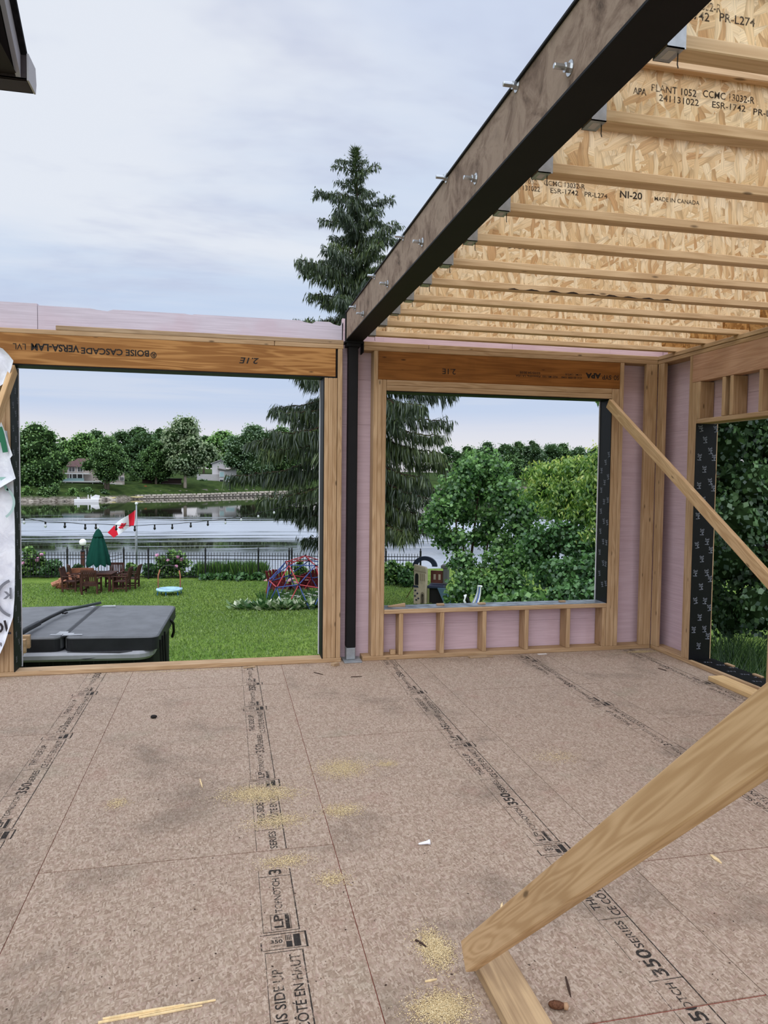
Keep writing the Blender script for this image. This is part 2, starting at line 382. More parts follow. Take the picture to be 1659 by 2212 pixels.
def band(panel, xl, xr, ph, y0, y1):
    P = 1.265; k0 = math.floor((y0-ph)/P); k1 = math.ceil((y1-ph)/P)
    w = xr-xl; mb = MB()
    R = lambda xa, xb, ya, yb: mb.quad((xa, ya, ZI), (xb, ya, ZI), (xb, yb, ZI), (xa, yb, ZI))
    T = []
    t = .0035
    for k in range(k0, k1+1):
        b = ph+k*P
        if b > y1 or b+P < y0: continue
        for ya, yb in ((.105, .467), (.467, .80), (.80, 1.255)):
            R(xl, xl+t*.6, b+ya, b+yb); R(xr-t*1.3, xr, b+ya, b+yb)
        for yy in (.103, .467, .80, 1.255): R(xl, xr, b+yy, b+yy+t)
        # stamp box
        R(xl-.012, xr+.02, b+.004, b+.007); R(xl-.012, xr+.02, b+.088, b+.092); R(xr+.013, xr+.02, b+.004, b+.092); R(xl-.012, xl-.007, b+.004, b+.05)
        R(xr-.028, xr-.004, b+.012, b+.08); R(xr-.055, xr-.034, b+.012, b+.045)
        for q in range(4): R(xr-.056+.006*q, xr-.053+.006*q, b+.05, b+.08)
        T += [('350', .02, (xl+.022, b+.04, ZI), (1,0,0), (0,1,0), .042), ('SERIES', .009, (xl+.03, b+.066, ZI), (1,0,0), (0,1,0), .036), ('TOPNOTCH', .007, (xl+.022, b+.022, ZI), (1,0,0), (0,1,0), .05)]
        # maker block
        R(xl+.030, xl+.032, b+.115, b+.208); R(xr-.030, xr-.028, b+.115, b+.208); R(xl+.03, xr-.028, b+.115, b+.1175); R(xl+.03, xr-.028, b+.205, b+.208)
        R(xr-.048, xr-.033, b+.118, b+.203)
        T += [('LP', .034, (xr-.057, b+.122, ZI), (0,1,0), (-1,0,0), .078)]
        T += [('TOPNOTCH', .03, (xr-.052, b+.216, ZI), (0,1,0), (-1,0,0), .235)]
        T += [('350', .052, (xr-.04, b+.478, ZI), (0,1,0), (-1,0,0), .14), ('SERIES', .033, (xr-.04, b+.628, ZI), (0,1,0), (-1,0,0), .155)]
        T += [('THIS SIDE UP', .036, (xl+.052, b+.86, ZI), (0,1,0), (-1,0,0), .31), ('CE C\u00d4T\u00c9 EN HAUT', .036, (xr-.016, b+.815, ZI), (0,1,0), (-1,0,0), .42)]
    off = np.array(parent_off(panel)); vs = [tuple(np.array(v)-off) for v in mb.v]; fs = list(mb.f)
    for s, cap, o, xd, yd, wd in T:
        if o[1] > y1 or o[1]+.45 < y0: continue
        me, wc = text_mesh('t', s, cap, o, xd, yd, INK, None, wd, bold=.03 if s in ('350', 'LP') else .014)
        b0 = len(vs); vs += (wc-off).tolist(); fs += [tuple(b0+i for i in p.vertices) for p in me.polygons]
        D.meshes.remove(me)
    me = D.meshes.new('printed_band'); me.from_pydata(vs, [], fs)
    o = link('printed_band', me, INK, panel)
    if not clip_y(o, y0, y1, off[1]): D.objects.remove(o)
for ci in range(6):
    ys = [.14]+CY[ci]+[-8]
    for r in range(len(ys)-1):
        g_ = .0016
        x0, x1 = SX[ci]+g_, SX[ci+1]-g_; y1, y0 = ys[r]-.0036, ys[r+1]+.0036
        o = MB().box(x0, x1, y0, y1, -.018, 0).build('floor_panel', FLOORM, floor)
        if (ci, r) in PH: band(o, *BAND[ci], PH[(ci, r)], max(y0, -5.6), min(y1, -3.27 if (ci, r) == (2, 2) else -.002))
# ================================================================== WALLS
WT = .14
HP = 2.737
FSEAM = .0012
def lum(root, name, x0, x1, y0, y1, z0, z1, axis=None, m=None, bevel=.004):
    if axis is None: axis = int(np.argmax([x1-x0, y1-y0, z1-z0]))
    return MB().box(x0, x1, y0, y1, z0, z1).build(name, m or PINE[axis], root, bevel=bevel)
def foam(root, x0, x1, y0, y1, z0, z1, seams=()):
    o = MB().box(x0, x1, y0, y1, z0, z1).build('insulation_board', FOAM, root)
    return o
wl = empty('wall_back_left', (-.5, .07, 0), 'framed back wall around the wide patio door opening left of the steel column', 'wall', kind='structure')
lum(wl, 'bottom_plate', -2.6, .993, 0, WT, 0, .038)
lum(wl, 'top_plate', -2.6, .40, 0, WT, HP, HP+.038); lum(wl, 'top_plate', .403, .993, 0, WT, HP, HP+.038)
lum(wl, 'top_plate', -1.324, .993, 0, WT, HP+.038, HP+.076, m=GREYPINE[0])
hd = lum(wl, 'header_beam', -2.3, .925, 0, .12, 2.497, HP, m=LVL[0])
MB().box(.925, .943, .02, .12, 2.497, HP).build('dark_gap', DARK, wl)
MB().box(-2.3, .93, .002, .2, 2.487, 2.4965).build('flashing_tape', TAPE, wl)
for k in range(3): lum(wl, 'trimmer_stud', .827+.038*k, .8645+.038*k, 0, WT, .038, 2.486)
lum(wl, 'king_stud', .944, .984, 0, WT, .038, HP)
for k in range(3): lum(wl, 'trimmer_stud', -1.70-.038*k, -1.6625-.038*k, 0, WT, .038, 2.486)
lum(wl, 'king_stud', -1.82, -1.78, 0, WT, .038, 2.49); lum(wl, 'king_stud', -2.3, -2.26, 0, WT, .038, 2.49)
def tape_marks(face, parent, n0, n1, cols, step, cap, seed):
    rng = random.Random(seed); k = 0
    off = np.array(parent_off(parent)); vs = []; fs = []
    me0, _ = text_mesh('t', '3M', cap, (0,0,0), (1,0,0), (0,1,0), PRINT3M, None, cap*1.75, bold=.02)
    co = np.empty(len(me0.vertices)*3); me0.vertices.foreach_get('co', co); co = co.reshape(-1, 3); co[:,0] *= .9
    pol = [tuple(p.vertices) for p in me0.polygons]; D.meshes.remove(me0)
    for ci, c in enumerate(cols):
        z = n1-(ci % 3)*step*.37
        while z > n0+.08:
            o, xd, yd = face(c+rng.uniform(-.004, .004), z); tl = rng.uniform(-.1, .25)
            xd, yd = np.array(xd, float), np.array(yd, float); xr = xd*math.cos(tl)+yd*math.sin(tl); yr = yd*math.cos(tl)-xd*math.sin(tl)
            w = np.array(o)+co[:,:1]*xr+co[:,1:2]*yr - off
            b = len(vs); vs += w.tolist(); fs += [tuple(b+i for i in p) for p in pol]; z -= step*rng.uniform(.92, 1.1)
    me = D.meshes.new('printed_mark'); me.from_pydata(vs, [], fs); return link('printed_mark', me, PRINT3M, parent)
jt = MB().box(-1.6625, -1.657, -.004, .205, .038, 2.486).build('flashing_tape', TAPEG, wl)
tape_marks(lambda c, z: ((-1.6565, c, z), (0,0,-1), (0,1,0)), jt, .06, 2.4, (.03, .10, .16), .2, .035, 3)
MB().box(-1.664, -1.650, .205, .209, .03, 2.486).build('white_edge', WHITE, wl)
MB().box(.8195, .8265, -.002, .205, .038, 2.486).build('flashing_tape', TAPE, wl)
MB().box(.811, .8255, .205, .209, .03, 2.486).build('white_edge', WHITE, wl)
def foam_top(x0, x1, zt, notches, y0=.146, y1=.196, zb=2.5):
    pts = [(x0, y0, zb), (x1, y0, zb), (x1, y0, zt)]
    for x, w, d in sorted(notches, reverse=True): pts += [(x+w, y0, zt), (x+w*.5, y0, zt-d), (x-w*.4, y0, zt-d*.6), (x-w, y0, zt)]
    pts += [(x0, y0, zt)]
    return MB().prism(pts, (0, y1-y0, 0))
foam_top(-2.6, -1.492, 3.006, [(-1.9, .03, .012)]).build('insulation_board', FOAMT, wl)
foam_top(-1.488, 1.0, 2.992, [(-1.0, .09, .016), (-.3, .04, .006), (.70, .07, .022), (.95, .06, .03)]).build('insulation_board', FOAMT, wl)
foam(wl, .829, 1.376, .146, .196, 0, 2.10); foam(wl, .829, 1.376, .146, .196, 2.1015, 2.4985)
foam(wl, 1.003, 1.376, .146, .196, 2.5, 3.03)
foam(wl, -2.6, -1.67, .146, .196, 0, 2.498)

wr = empty('wall_back_right', (2.6, .07, 0), 'framed back wall around the window opening right of the steel column', 'wall', kind='structure')
lum(wr, 'bottom_plate', 1.185, 4.03, 0, WT, 0, .038)
lum(wr, 'top_plate', 1.172, 4.03, 0, WT, HP, HP+.038)
lum(wr, 'top_plate', 1.172, 1.755, 0, WT, HP+.038, HP+.076); lum(wr, 'top_plate', 1.758, 4.03, 0, WT, HP+.038, HP+.076)
MB().box(1.165, 1.172, .01, WT, HP-.02, HP+.078).build('steel_strap', STEEL, wr)
lum(wr, 'king_stud', 1.262, 1.30, 0, WT, .038, HP)
for k in range(2): lum(wr, 'trimmer_stud', 1.3005+.038*k, 1.338+.038*k, 0, WT, .038, 2.49)
h2 = lum(wr, 'header_beam', 1.3005, 3.634, .002, .12, 2.49, HP, m=LVL[1])
lum(wr, 'header_plate', 1.377, 3.553, 0, WT, 2.4425, 2.49); lum(wr, 'header_plate', 1.377, 3.553, 0, WT, 2.395, 2.4415)
MB().box(1.377, 3.553, .003, .2, 2.387, 2.3945).build('flashing_tape', TAPE, wr)
for k in range(2): lum(wr, 'trimmer_stud', 3.554+.04*k, 3.5935+.04*k, 0, WT, .038, 2.489)
lum(wr, 'king_stud', 3.6355, 3.676, 0, WT, .038, HP)
lum(wr, 'corner_stud', 3.908, 4.029, 0, .04, .038, HP); lum(wr, 'corner_stud', 3.99, 4.029, .041, .138, .038, HP)
lum(wr, 'window_sill', 1.377, 3.553, -.004, WT, .415, .453)
for x in (1.535, 1.92, 2.325, 2.742, 3.163, 3.532): lum(wr, 'cripple_stud', x-.0195, x+.0195, 0, WT, .038, .415)
MB().box(1.378, 3.552, .012, .205, .453, .4565).build('flashing_tape', plain('silvery_flashing', S(120,126,132), .35, .3, .5, .7, 9), wr)
jt = MB().box(3.5475, 3.5535, -.003, .205, .457, 2.394).build('flashing_tape', TAPE, wr)
tape_marks(lambda c, z: ((3.547, c, z), (0,0,-1), (0,-1,0)), jt, .5, 1.9, (.04, .10, .165), .2, .036, 5)
MB().box(3.537, 3.552, .205, .209, .45, 2.394).build('white_edge', WHITE, wr)
for za, zb in ((0, .2845), (.286, .452)): foam(wr, 1.3765, 3.60, .146, .196, za, zb)
for za, zb in ((0, 2.10), (2.1015, 3.03)): foam(wr, 3.601, 4.17, .146, .196, za, zb)
foam(wr, 1.3765, 2.6, .146, .196, 2.40, 3.03); foam(wr, 2.603, 3.60, .146, .196, 2.40, 3.03)

XR = 4.03
wg = empty('wall_right', (XR+.07, -2, 0), 'framed right wall around the door opening with black taped jamb', 'wall', kind='structure')
lum(wg, 'bottom_plate', XR, XR+WT, -7.4, 0, 0, .038)
lum(wg, 'top_plate', XR, XR+WT, -7.4, WT, HP, HP+.0365); lum(wg, 'top_plate', XR-.003, XR+WT, -7.4, WT, HP+.0395, HP+.076)
lum(wg, 'corner_stud', XR, XR+.038, -.10, -.003, .038, HP)
for y0, y1, zb, zt, nm in ((-.522, -.484, .038, HP, 'king_stud'), (-.5615, -.5235, .038, 2.498, 'trimmer_stud'), (-.60, -.562, .038, 2.498, 'trimmer_stud'),
        (-.639, -.601, 2.175, 2.498, 'cripple_stud'), (-.958, -.92, 2.175, 2.498, 'cripple_stud'), (-1.055, -1.017, 2.175, 2.498, 'cripple_stud'), (-1.385, -1.347, 2.175, 2.498, 'cripple_stud'),
        (-1.80, -1.762, 2.175, 2.498, 'cripple_stud'), (-1.573, -1.535, .038, 2.134, 'trimmer_stud'), (-1.612, -1.574, .038, 2.134, 'trimmer_stud')):
    lum(wg, nm, XR, XR+WT, y0, y1, zb, zt)
lum(wg, 'header_beam', XR, XR+.09, -3.4, -.5235, 2.499, HP, m=FIR)
lum(wg, 'opening_plate', XR, XR+WT, -1.9, -.601, 2.135, 2.174)
jt = MB().box(XR-.003, XR+.205, -.606, -.6005, .04, 2.134).build('flashing_tape', TAPE, wg)
tape_marks(lambda c, z: ((XR+c, -.6066, z), (0,0,-1), (1,0,0)), jt, .1, 2.12, (.02, .07, .125, .165), .26, .04, 8)
MB().box(XR+.205, XR+.213, -.606, -.59, .04, 2.134).build('wood_edge', PINE[2], wg)
st = MB().box(XR+.03, XR+.235, -1.534, -.606, .038, .0425).build('flashing_tape', TAPE, wg)
def sillmarks():
    for i in range(7):
        text_mesh('printed_mark', '3M', .03, (XR+.06+.05*(i % 3), -.72-.1*i, .0431), (.9,-.4,0), (.4,.9,0), PRINT3M, st, .07)
sillmarks()
for za, zb in ((0, 2.10), (2.1015, 3.03)): foam(wg, XR+WT+.005, XR+WT+.055, -.60, .196, za, zb)
for za, zb in ((2.136, 2.36), (2.3615, 3.03)): foam(wg, XR+WT+.005, XR+WT+.055, -1.535, -.6015, za, zb)
foam(wg, XR+WT+.005, XR+WT+.055, -7.4, -1.5365, 0, 3.03)
MB().box(XR+.10, XR+.135, -7.4, -.0, HP+.077, 3.056).build('rim_board', RIM, wg)
# header lettering (the boards were fitted upside down)
def flipped(parent, s, pa, pb, cap, y, shear=0, bold=0):
    a, b = ony(*pa, y), ony(*pb, y)                                # pa: start of the reading direction (right end), pb: left end
    w = a.x-b.x
    text_mesh('printed_lettering', s, cap, (a.x, y, (a.z+b.z)/2+cap/2), (-1,0,0), (0,0,-1), INKB, parent, w, shear=shear, bold=bold)
flipped(hd, 'BOISE CASCADE', (323, 767), (176, 755), .05, -.0012, bold=.03)
flipped(hd, 'VERSA-LAM', (170, 754), (66, 750), .055, -.0012, bold=.045)
flipped(hd, 'LVL', (57, 750), (29, 748), .05, -.0012)
flipped(hd, '\u00ae', (338, 767), (325, 767), .05, -.0012, bold=.02)
flipped(hd, '2.1E', (560, 779), (517, 780), .05, -.0012, .25, .02)
flipped(h2, '2.1E', (985, 803), (956, 803), .05, .0008, 0, .01)
flipped(h2, 'APA', (1297, 812), (1264, 812), .048, .0008, 0, .06)
flipped(h2, 'SYP', (1321, 816), (1301, 815), .042, .0008, 0, .02); flipped(h2, 'SO', (1337, 817), (1326, 816), .045, .0008, 0, .02)
flipped(h2, 'ICC ES ESR 1040', (1257, 816), (1213, 816), .018, .0008, 0, .02); flipped(h2, 'CCMC 12472-R', (1257, 809), (1221, 810), .018, .0008, 0, .02)
flipped(h2, 'HUD MR-1303', (1205, 814), (1172, 814), .018, .0008, 0, .02); flipped(h2, 'Alexandria, LA USA', (1168, 813), (1114, 812), .018, .0008, 0, .02)
flipped(h2, '03/05/24 00:05', (1167, 806), (1123, 805), .02, .0008, 0, .02)
# ================================================================== STEEL
sb = empty('steel_beam', (1.09, -3, 2.815), 'black steel beam packed with brown weathered board and bolted, overhead on the column', 'beam')
B0, B1 = -7.3, .028
MB().box(1.015, 1.165, B0, B1, 2.815, 2.827).build('bottom_flange', STEEL, sb, bevel=.002)
MB().box(1.013, 1.167, B0, B1, 3.055, 3.067).build('top_flange', STEEL, sb, bevel=.002)
MB().box(1.086, 1.094, B0, B1, 2.827, 3.055).build('web_plate', STEEL, sb)
MB().box(1.009, 1.171, B1, B1+.012, 2.82, 3.072).build('end_plate', STEEL, sb)
for y0, y1 in ((-2.97, B1-.001), (-5.9, -2.973), (B0, -5.903)):
    MB().box(1.0215, 1.0855, y0, y1, 2.8275, 3.0545).build('packing_board', PACK, sb)
    MB().box(1.0945, 1.1585, y0, y1, 2.8275, 3.0545).build('packing_board', PACK, sb)
for px, py in ((1232, 147), (1117, 185), (1028, 386), (965, 384), (913, 523), (872, 511), (838, 613), (810, 596), (785, 678), (768, 664)):
    c = onx(px, py, 1.0215)
    bo = MB().lathe([(.006, 0), (.009, 0), (.009, .052), (.0075, .054)], c, 10, (-1,0,0)).build('bolt', ZINC, sb)
    MB().lathe([(.0095, 0), (.023, 0), (.023, .003), (.0095, .003)], c, 16, (-1,0,0)).build('washer', ZINC, bo)
    MB().lathe([(.0095, .003), (.0155, .003), (.0155, .018), (.0095, .018)], c, 6, (-1,0,0)).build('nut', ZINC, bo)
sc_ = empty('steel_column', (1.082, .055, 0), 'black square steel column with bare grey foot under the beam', 'column')
MB().box(1.040, 1.124, .012, .1, .12, 2.765).build('post', STEEL, sc_, bevel=.006)
MB().box(1.0405, 1.1235, .0125, .0995, .013, .1195).build('bare_foot', PRIMER, sc_, bevel=.006)
tag(MB().box(1.012, 1.172, -.055, .135, .0005, .0125).build('base_plate', PRIMER, sc_, bevel=.002), 'grey steel base plate')
MB().box(1.006, 1.163, .005, .135, 2.795, 2.8145).build('cap_plate', STEEL, sc_, bevel=.002)
MB().box(1.020, 1.146, .008, .115, 2.765, 2.7945).build('cap_collar', STEEL, sc_, bevel=.004)
# ================================================================== JOISTS
JN = ['first wooden I-joist from the back wall, low over the window plate', 'second wooden I-joist from the back wall', 'third wooden I-joist from the back wall, NORDIC print at right end', 'fourth wooden I-joist from the back wall', 'fifth wooden I-joist from the back wall, dark bark gouges along its flange',
      'sixth wooden I-joist from the back wall, upside-down NORDIC print', 'seventh wooden I-joist from the back wall, unprinted web', 'wooden I-joist printed NI-20 MADE IN CANADA, fourth from the camera end', 'plain wooden I-joist between the two joists with ink codes, third from the camera end', 'wooden I-joist with the full PLANT 1052 ink code, second from the camera end', 'nearest wooden I-joist to the camera, cut by the top edge of the frame']
STICK = plain('white_sticker', S(176,170,164), .6)
JR = []
for k in range(11):
    y = -.276-.4137*k
    j = empty('floor_joist', (2.65, y+.032, 2.815), JN[k], 'joist', 'I-joists hung from the steel beam')
    JR.append(j)
    MB().box(1.170, XR+.098, y, y+.064, 2.8145, 2.853).build('bottom_flange', FLANGE, j, bevel=.003)
    MB().box(1.170, XR+.098, y, y+.064, 3.0155, 3.054).build('top_flange', FLANGE, j, bevel=.003)
    MB().box(1.171, XR+.097, y+.0275, y+.0375, 2.85, 3.018).build('web', WEB, j)
    MB().box(XR-.13, XR+.096, y+.004, y+.027, 2.8535, 3.0145).build('web_stiffener', WEBD, j)
    h = MB().box(1.1665, 1.219+.004*(k % 3), y-.003, y-.0005, 2.8105, 2.925).box(1.1665, 1.219, y+.0645, y+.067, 2.8105, 2.925).box(1.1665, 1.219, y-.003, y+.067, 2.8105, 2.814)
    h.box(1.1662, 1.1685, y-.045, y-.003, 2.83, 2.925).box(1.1662, 1.1685, y+.067, y+.1, 2.83, 2.925)
    h = h.build('joist_hanger', GALV, j)
    if k > 5: MB().box(1.18, 1.205, y+.012, y+.052, 2.8098, 2.8104).build('sticker', STICK, h)
    MB().tube([(1.214, y+.02, 2.815), (1.2145, y+.022, 2.782), (1.216, y+.02, 2.772)], .0018, 6).build('nail', plain('dark_nail', S(50,44,40), .5, .5), h)
gouge = plain('dark_bark', S(48,34,22), .9)
def gouges():
    rng = random.Random(4); y = -.276-.4137*4-.0012; mb = MB(); n = 60
    for i in range(n+1):
        x = 1.72+1.15*i/n; h = max(0, .006*math.sin(i*.9)+.007*rng.random())+.0012
        mb.v += [(x, y, 2.8146), (x, y, 2.8146+h)]
    for i in range(n): mb.f.append((2*i, 2*i+2, 2*i+3, 2*i+1))
    mb.build('bark_edge', gouge, JR[4])
gouges()
def webtext(k, s, pa, pb, cap, flip=False, bold=.01):
    y = -.276-.4137*k+.0268; a, b = ony(*pa, y), ony(*pb, y)
    web = [c for c in JR[k].children if c.name.startswith('web') and 'stiff' not in c.name][0]
    if flip: text_mesh('printed_code', s, cap, (b.x, y, (a.z+b.z)/2), (-1,0,0), (0,0,-1), INKJ, web, b.x-a.x, bold=bold)
    else: text_mesh('printed_code', s, cap, (a.x, y, (a.z+b.z)/2), (1,0,0), (0,0,1), INKJ, web, b.x-a.x, bold=bold)
webtext(10, 'CCMC 13032-R', (1440, 12), (1557, 24), .024); webtext(10, 'ESR-1742', (1440, 36), (1531, 42), .024); webtext(10, 'PR-L274', (1553, 46), (1629, 57), .024)
webtext(9, 'APA', (1368, 203), (1397, 205), .022, bold=.03); webtext(9, 'PLANT 1052', (1406, 198), (1503, 207), .024); webtext(9, 'CCMC 13032-R', (1518, 210), (1629, 223), .024)
webtext(9, '241131022', (1423, 219), (1509, 227), .022); webtext(9, 'ESR-1742', (1537, 233), (1609, 240), .022); webtext(9, 'PR-L274', (1626, 247), (1692, 256), .022)
webtext(7, 'PLANT 1052', (1090, 393), (1159, 397), .022); webtext(7, 'CCMC 13032-R', (1174, 400), (1263, 408), .022); webtext(7, '241131022', (1107, 408), (1166, 414), .022)
webtext(7, 'ESR-1742', (1188, 417), (1248, 421), .022); webtext(7, 'PR-L274', (1262, 424), (1311, 429), .022); webtext(7, 'NI-20', (1338, 426), (1386, 431), .032, bold=.03); webtext(7, 'MADE IN CANADA', (1413, 434), (1510, 442), .02)
webtext(5, 'NORDIC', (1098, 520), (1168, 524), .045, True, .03); webtext(5, 'PLANT 1052', (1012, 518), (1085, 523), .022, True)
webtext(2, 'NORDIC', (1571, 694), (1614, 697), .05, False, .02)
# ================================================================== BRACES AND LOOSE WOOD
def board(name, a, b, w, t, label, cat, m=None, wide=(0,0,1), extra=0, group=None, bev=.003):
    """w: depth in the vertical plane of the run, t: thickness across it"""
    a, b = Vector(a), Vector(b); d = (b-a).normalized(); L = (b-a).length
    side = d.cross(Vector(wide)).normalized(); up = side.cross(d).normalized()
    o = MB().box(0, L, -t/2, t/2, -w/2, w/2).build(name, m or BRACEW, None, bevel=bev)
    o.matrix_world = Matrix(((d.x, side.x, up.x, a.x), (d.y, side.y, up.y, a.y), (d.z, side.z, up.z, a.z), (0,0,0,1)))
    return tag(o, label, cat, group)
a = Vector((.775, -4.052, .078)); b = Vector((.735, -5.37, 1.292)); dd = (b-a).normalized()
board('brace_board', a, a+dd*2.9, .089, .038, 'pale knotty lumber brace slanting up from the floor in the foreground', 'brace')
a = Vector((3.522, -.008, 2.352)); b = Vector((3.602, -2.0, .985)); dd = (b-a).normalized()
board('brace_board', a, a+dd*3.42, .089, .038, 'long diagonal lumber brace from the window top corner across the right wall', 'brace')
a = Vector((-1.633, -.006, 2.452)); b = onx(-22, 945, -1.66); dd = (b-a).normalized()
lb = board('brace_board', a, a+dd*2.9, .089, .038, 'diagonal lumber brace with nail points at the top left door corner', 'brace')
nm = plain('nail_steel', S(70,68,68), .4, .7)
def nails():
    li = lb.matrix_world.inverted()
    for i, (x, z) in enumerate(((.04, .02), (.06, -.01), (.09, .01))):
        p = Vector((x, -.019 if False else .019, z))
        me = MB().tube([p, p+Vector((0, .035, 0))], .002, 5)
        o = me.build('nail', nm, None); o.parent = lb
nails()
board('wood_block', (.872, -3.985, .0195), (.878, -4.75, .0195), .0385, .13, 'short weathered plank lying flat under the foreground brace foot', 'plank', wood('weathered_plank', S(204,174,132), S(158,130,98), 0, False, .8))
board('loose_board', (3.925, -1.10, .02), (3.91, -1.95, .02), .0385, .138, 'loose pale board lying on the floor along the door sill', 'board', wood('pale_board', S(232,200,148), S(206,168,116), 0))
for i, (px, py, l, w, h, lab) in enumerate(((856, 1311, .16, .03, .03, 'long wedge of wood on the left end of the window sill'), (951, 1307, .07, .035, .016, 'small wood shim on the window sill, second from its left end'), (1040, 1305, .07, .035, .014, 'small wood shim on the window sill beside the striped sling'), (1214, 1300, .06, .035, .012, 'small wood shim toward the right end of the window sill'))):
    p = ony(px, py, .13); 
    mb = MB()
    mb.prism([(p.x-l/2, .11, .457), (p.x+l/2, .11, .457), (p.x+l/2, .11, .457+h), (p.x-l/2, .11, .457+h*(.25 if i == 0 else 1))], (0, w, 0))
    tag(mb.build('wood_shim', PINE[0], None, bevel=.001), lab, 'shim', 'shims on the window sill')
for i, (x, y, lab) in enumerate(((XR+.20, -.86, 'far wood shim on the taped door sill'), (XR+.20, -1.20, 'near wood shim on the taped door sill'))):
    tag(MB().box(x, x+.03, y-.05, y+.05, .043, .056).build('wood_shim', PINE[1], None, bevel=.001), lab, 'shim', 'shims on the door sill')
p = ony(850, 1400, .04)
tag(MB().box(1.445, 1.493, .03, .075, .0383, .0785).build('wood_offcut', PINE[1], None, bevel=.002), 'small cube of wood on the plate beside the leftmost cripple stud', 'offcut')
for i, (px, py, l, w, h, rz, lab) in enumerate(((1030, 1419, .17, .05, .014, .1, 'flat dark wood offcut on the floor under the window'), (1047, 1413, .08, .04, .012, -.3, 'small pale offcut beside the flat dark one under the window'), (1168, 1412, .09, .03, .006, .05, 'whitish scrap of paper-thin wood by the window wall'), (538, 1440, .1, .02, .01, .25, 'pale splinter against the patio door bottom plate'), (724, 1438, .06, .05, .025, .5, 'brown chunk of wood left of the column foot'))):
    q = onz(px, py, 0); q.y = min(q.y, -.05)
    o = MB().box(-l/2, l/2, -w/2, w/2, 0, h).build('wood_scrap', GREYPINE[0] if i != 2 else plain('whitish_scrap', S(214,206,198), .7), None, bevel=.002)
    o.location = (q.x, q.y, .0008); o.rotation_euler = (0, 0, rz); tag(o, lab, 'scrap')
def sliver(px, py, px2, py2, w, lab, m, name='wood_sliver', z=0, group=None):
    a, b = onz(px, py, 0), onz(px2, py2, 0); d = b-a; s = Vector((-d.y, d.x, 0)).normalized()*w/2
    mb = MB().prism([a-s*.6+Vector((0,0,.001+z)), a+s*.5+Vector((0,0,.001+z)), a+d*.55+s+Vector((0,0,.001+z)), b+s*.3+Vector((0,0,.001+z)), b-s*.3+Vector((0,0,.001+z)), a+d*.5-s+Vector((0,0,.001+z))], (0,0,.004))
    return tag(mb.build(name, m, None), lab, 'splinter', group)
PALE = plain('pale_splinter', S(226,200,152), .7, 0, .2, .15, 60)
TWIG = plain('dark_twig', S(62,44,34), .8)
sliver(212, 2211, 466, 2162, .012, 'longest pale wood splinter in the bottom left corner', PALE); sliver(222, 2206, 398, 2175, .008, 'middle pale splinter beside the longest one', PALE, z=.005); sliver(300, 2200, 437, 2174, .007, 'short pale splinter nearest the camera of the bottom left trio', PALE)
sliver(432, 1684, 437, 1702, .008, 'tiny pale splinter left of the sawdust patch', PALE); sliver(1536, 1848, 1558, 1866, .02, 'pale splinter right of the foreground brace', PALE); sliver(1082, 1964, 1085, 1952, .008, 'tiny pale chip left of the foreground brace', PALE)
sliver(918, 2122, 944, 2117, .007, 'thin pale splinter in the sawdust by the brace foot', PALE)
sliver(678, 1453, 698, 1458, .012, 'dark twig on the floor in front of the column', TWIG, 'twig'); sliver(758, 1463, 782, 1462, .012, 'dark splinter on the floor right of the column foot', TWIG, 'twig'); sliver(1222, 2112, 1233, 2155, .008, 'dark bent twig right of the plank under the brace', TWIG, 'twig'); sliver(898, 2032, 921, 2048, .012, 'dark bark strip in the sawdust left of the brace foot', TWIG, 'twig'); sliver(1422, 1444, 1440, 1450, .01, 'dark twig on the floor by the right wall', TWIG, 'twig')
q = onz(915, 1826, 0)
tag(MB().lathe([(.011, 0), (.011, .006), (.008, .012), (.004, .05), (.002, .053)], (q.x+.03, q.y, .0125), 12, (-1, .08, -.12)).build('nozzle_tip', plain('white_plastic', S(232,232,236), .4), None, True), 'small white plastic nozzle tip lying on the floor', 'nozzle')
q = onz(332, 1552, 0); tag(MB().ball((q.x, q.y, .013), (.022, .013, .012), 10, 6, .2, 3).build('bark_lump', plain('black_lump', S(30,26,24), .8), None, True), 'small black lump on the floor in front of the patio door', 'lump')
q = onz(1203, 2180, 0)
pc = empty('pine_cone', (q.x, q.y, 0), 'brown cone lying on the floor right of the foreground plank', 'cone')
MB().lathe([(.001, 0), (.008, .004), (.0125, .018), (.012, .034), (.007, .05), (.001, .054)], (q.x-.025, q.y+.01, .013), 12, (1, -.4, .02)).build('cone_body', plain('cone_brown', S(98,66,48), .8, 0, .1, .4, 160, .6), pc, True)
MB().lathe([(.001, 0), (.0105, .001), (.011, .012), (.002, .016)], (q.x+.018, q.y-.008, .0135), 10, (1, -.4, .02)).build('cone_base', plain('cone_base', S(170,136,104), .8), pc, True)
# sawdust
def sawdust(px, py, rx, ry, n, seed, lab, rot=0):
    n = int(n*1.7)
    c = onz(px, py, 0); rng = np.random.default_rng(seed)
    g_ = rng.normal(size=(n, 2))*np.array([rx, ry])*.5
    g_ += .35*np.array([rx, ry])*rng.normal(size=(14, 2))[rng.integers(0, 14, n)]*.8
    ca, sa = math.cos(rot), math.sin(rot)
    X = c.x+g_[:,0]*ca-g_[:,1]*sa; Y = c.y+g_[:,0]*sa+g_[:,1]*ca
    ang = rng.random(n)*2*PI; L = .0022+.0038*rng.random(n); Wd = .0012+.0014*rng.random(n)
    base = np.stack([X, Y, .0012+.003*rng.random(n)], 1); ax = np.stack([np.cos(ang), np.sin(ang), .3*rng.normal(size=n)], 1)*L[:,None]
    sd = np.stack([-np.sin(ang), np.cos(ang), np.zeros(n)], 1)*Wd[:,None]
    o = kite_mesh('sawdust', base, ax, sd, SAW, rng.random(n), None)
    tag(o, lab, 'sawdust', kind='stuff')
m, nt, b = newmat('sawdust', rough=.9, spec=.05); g = G(nt)
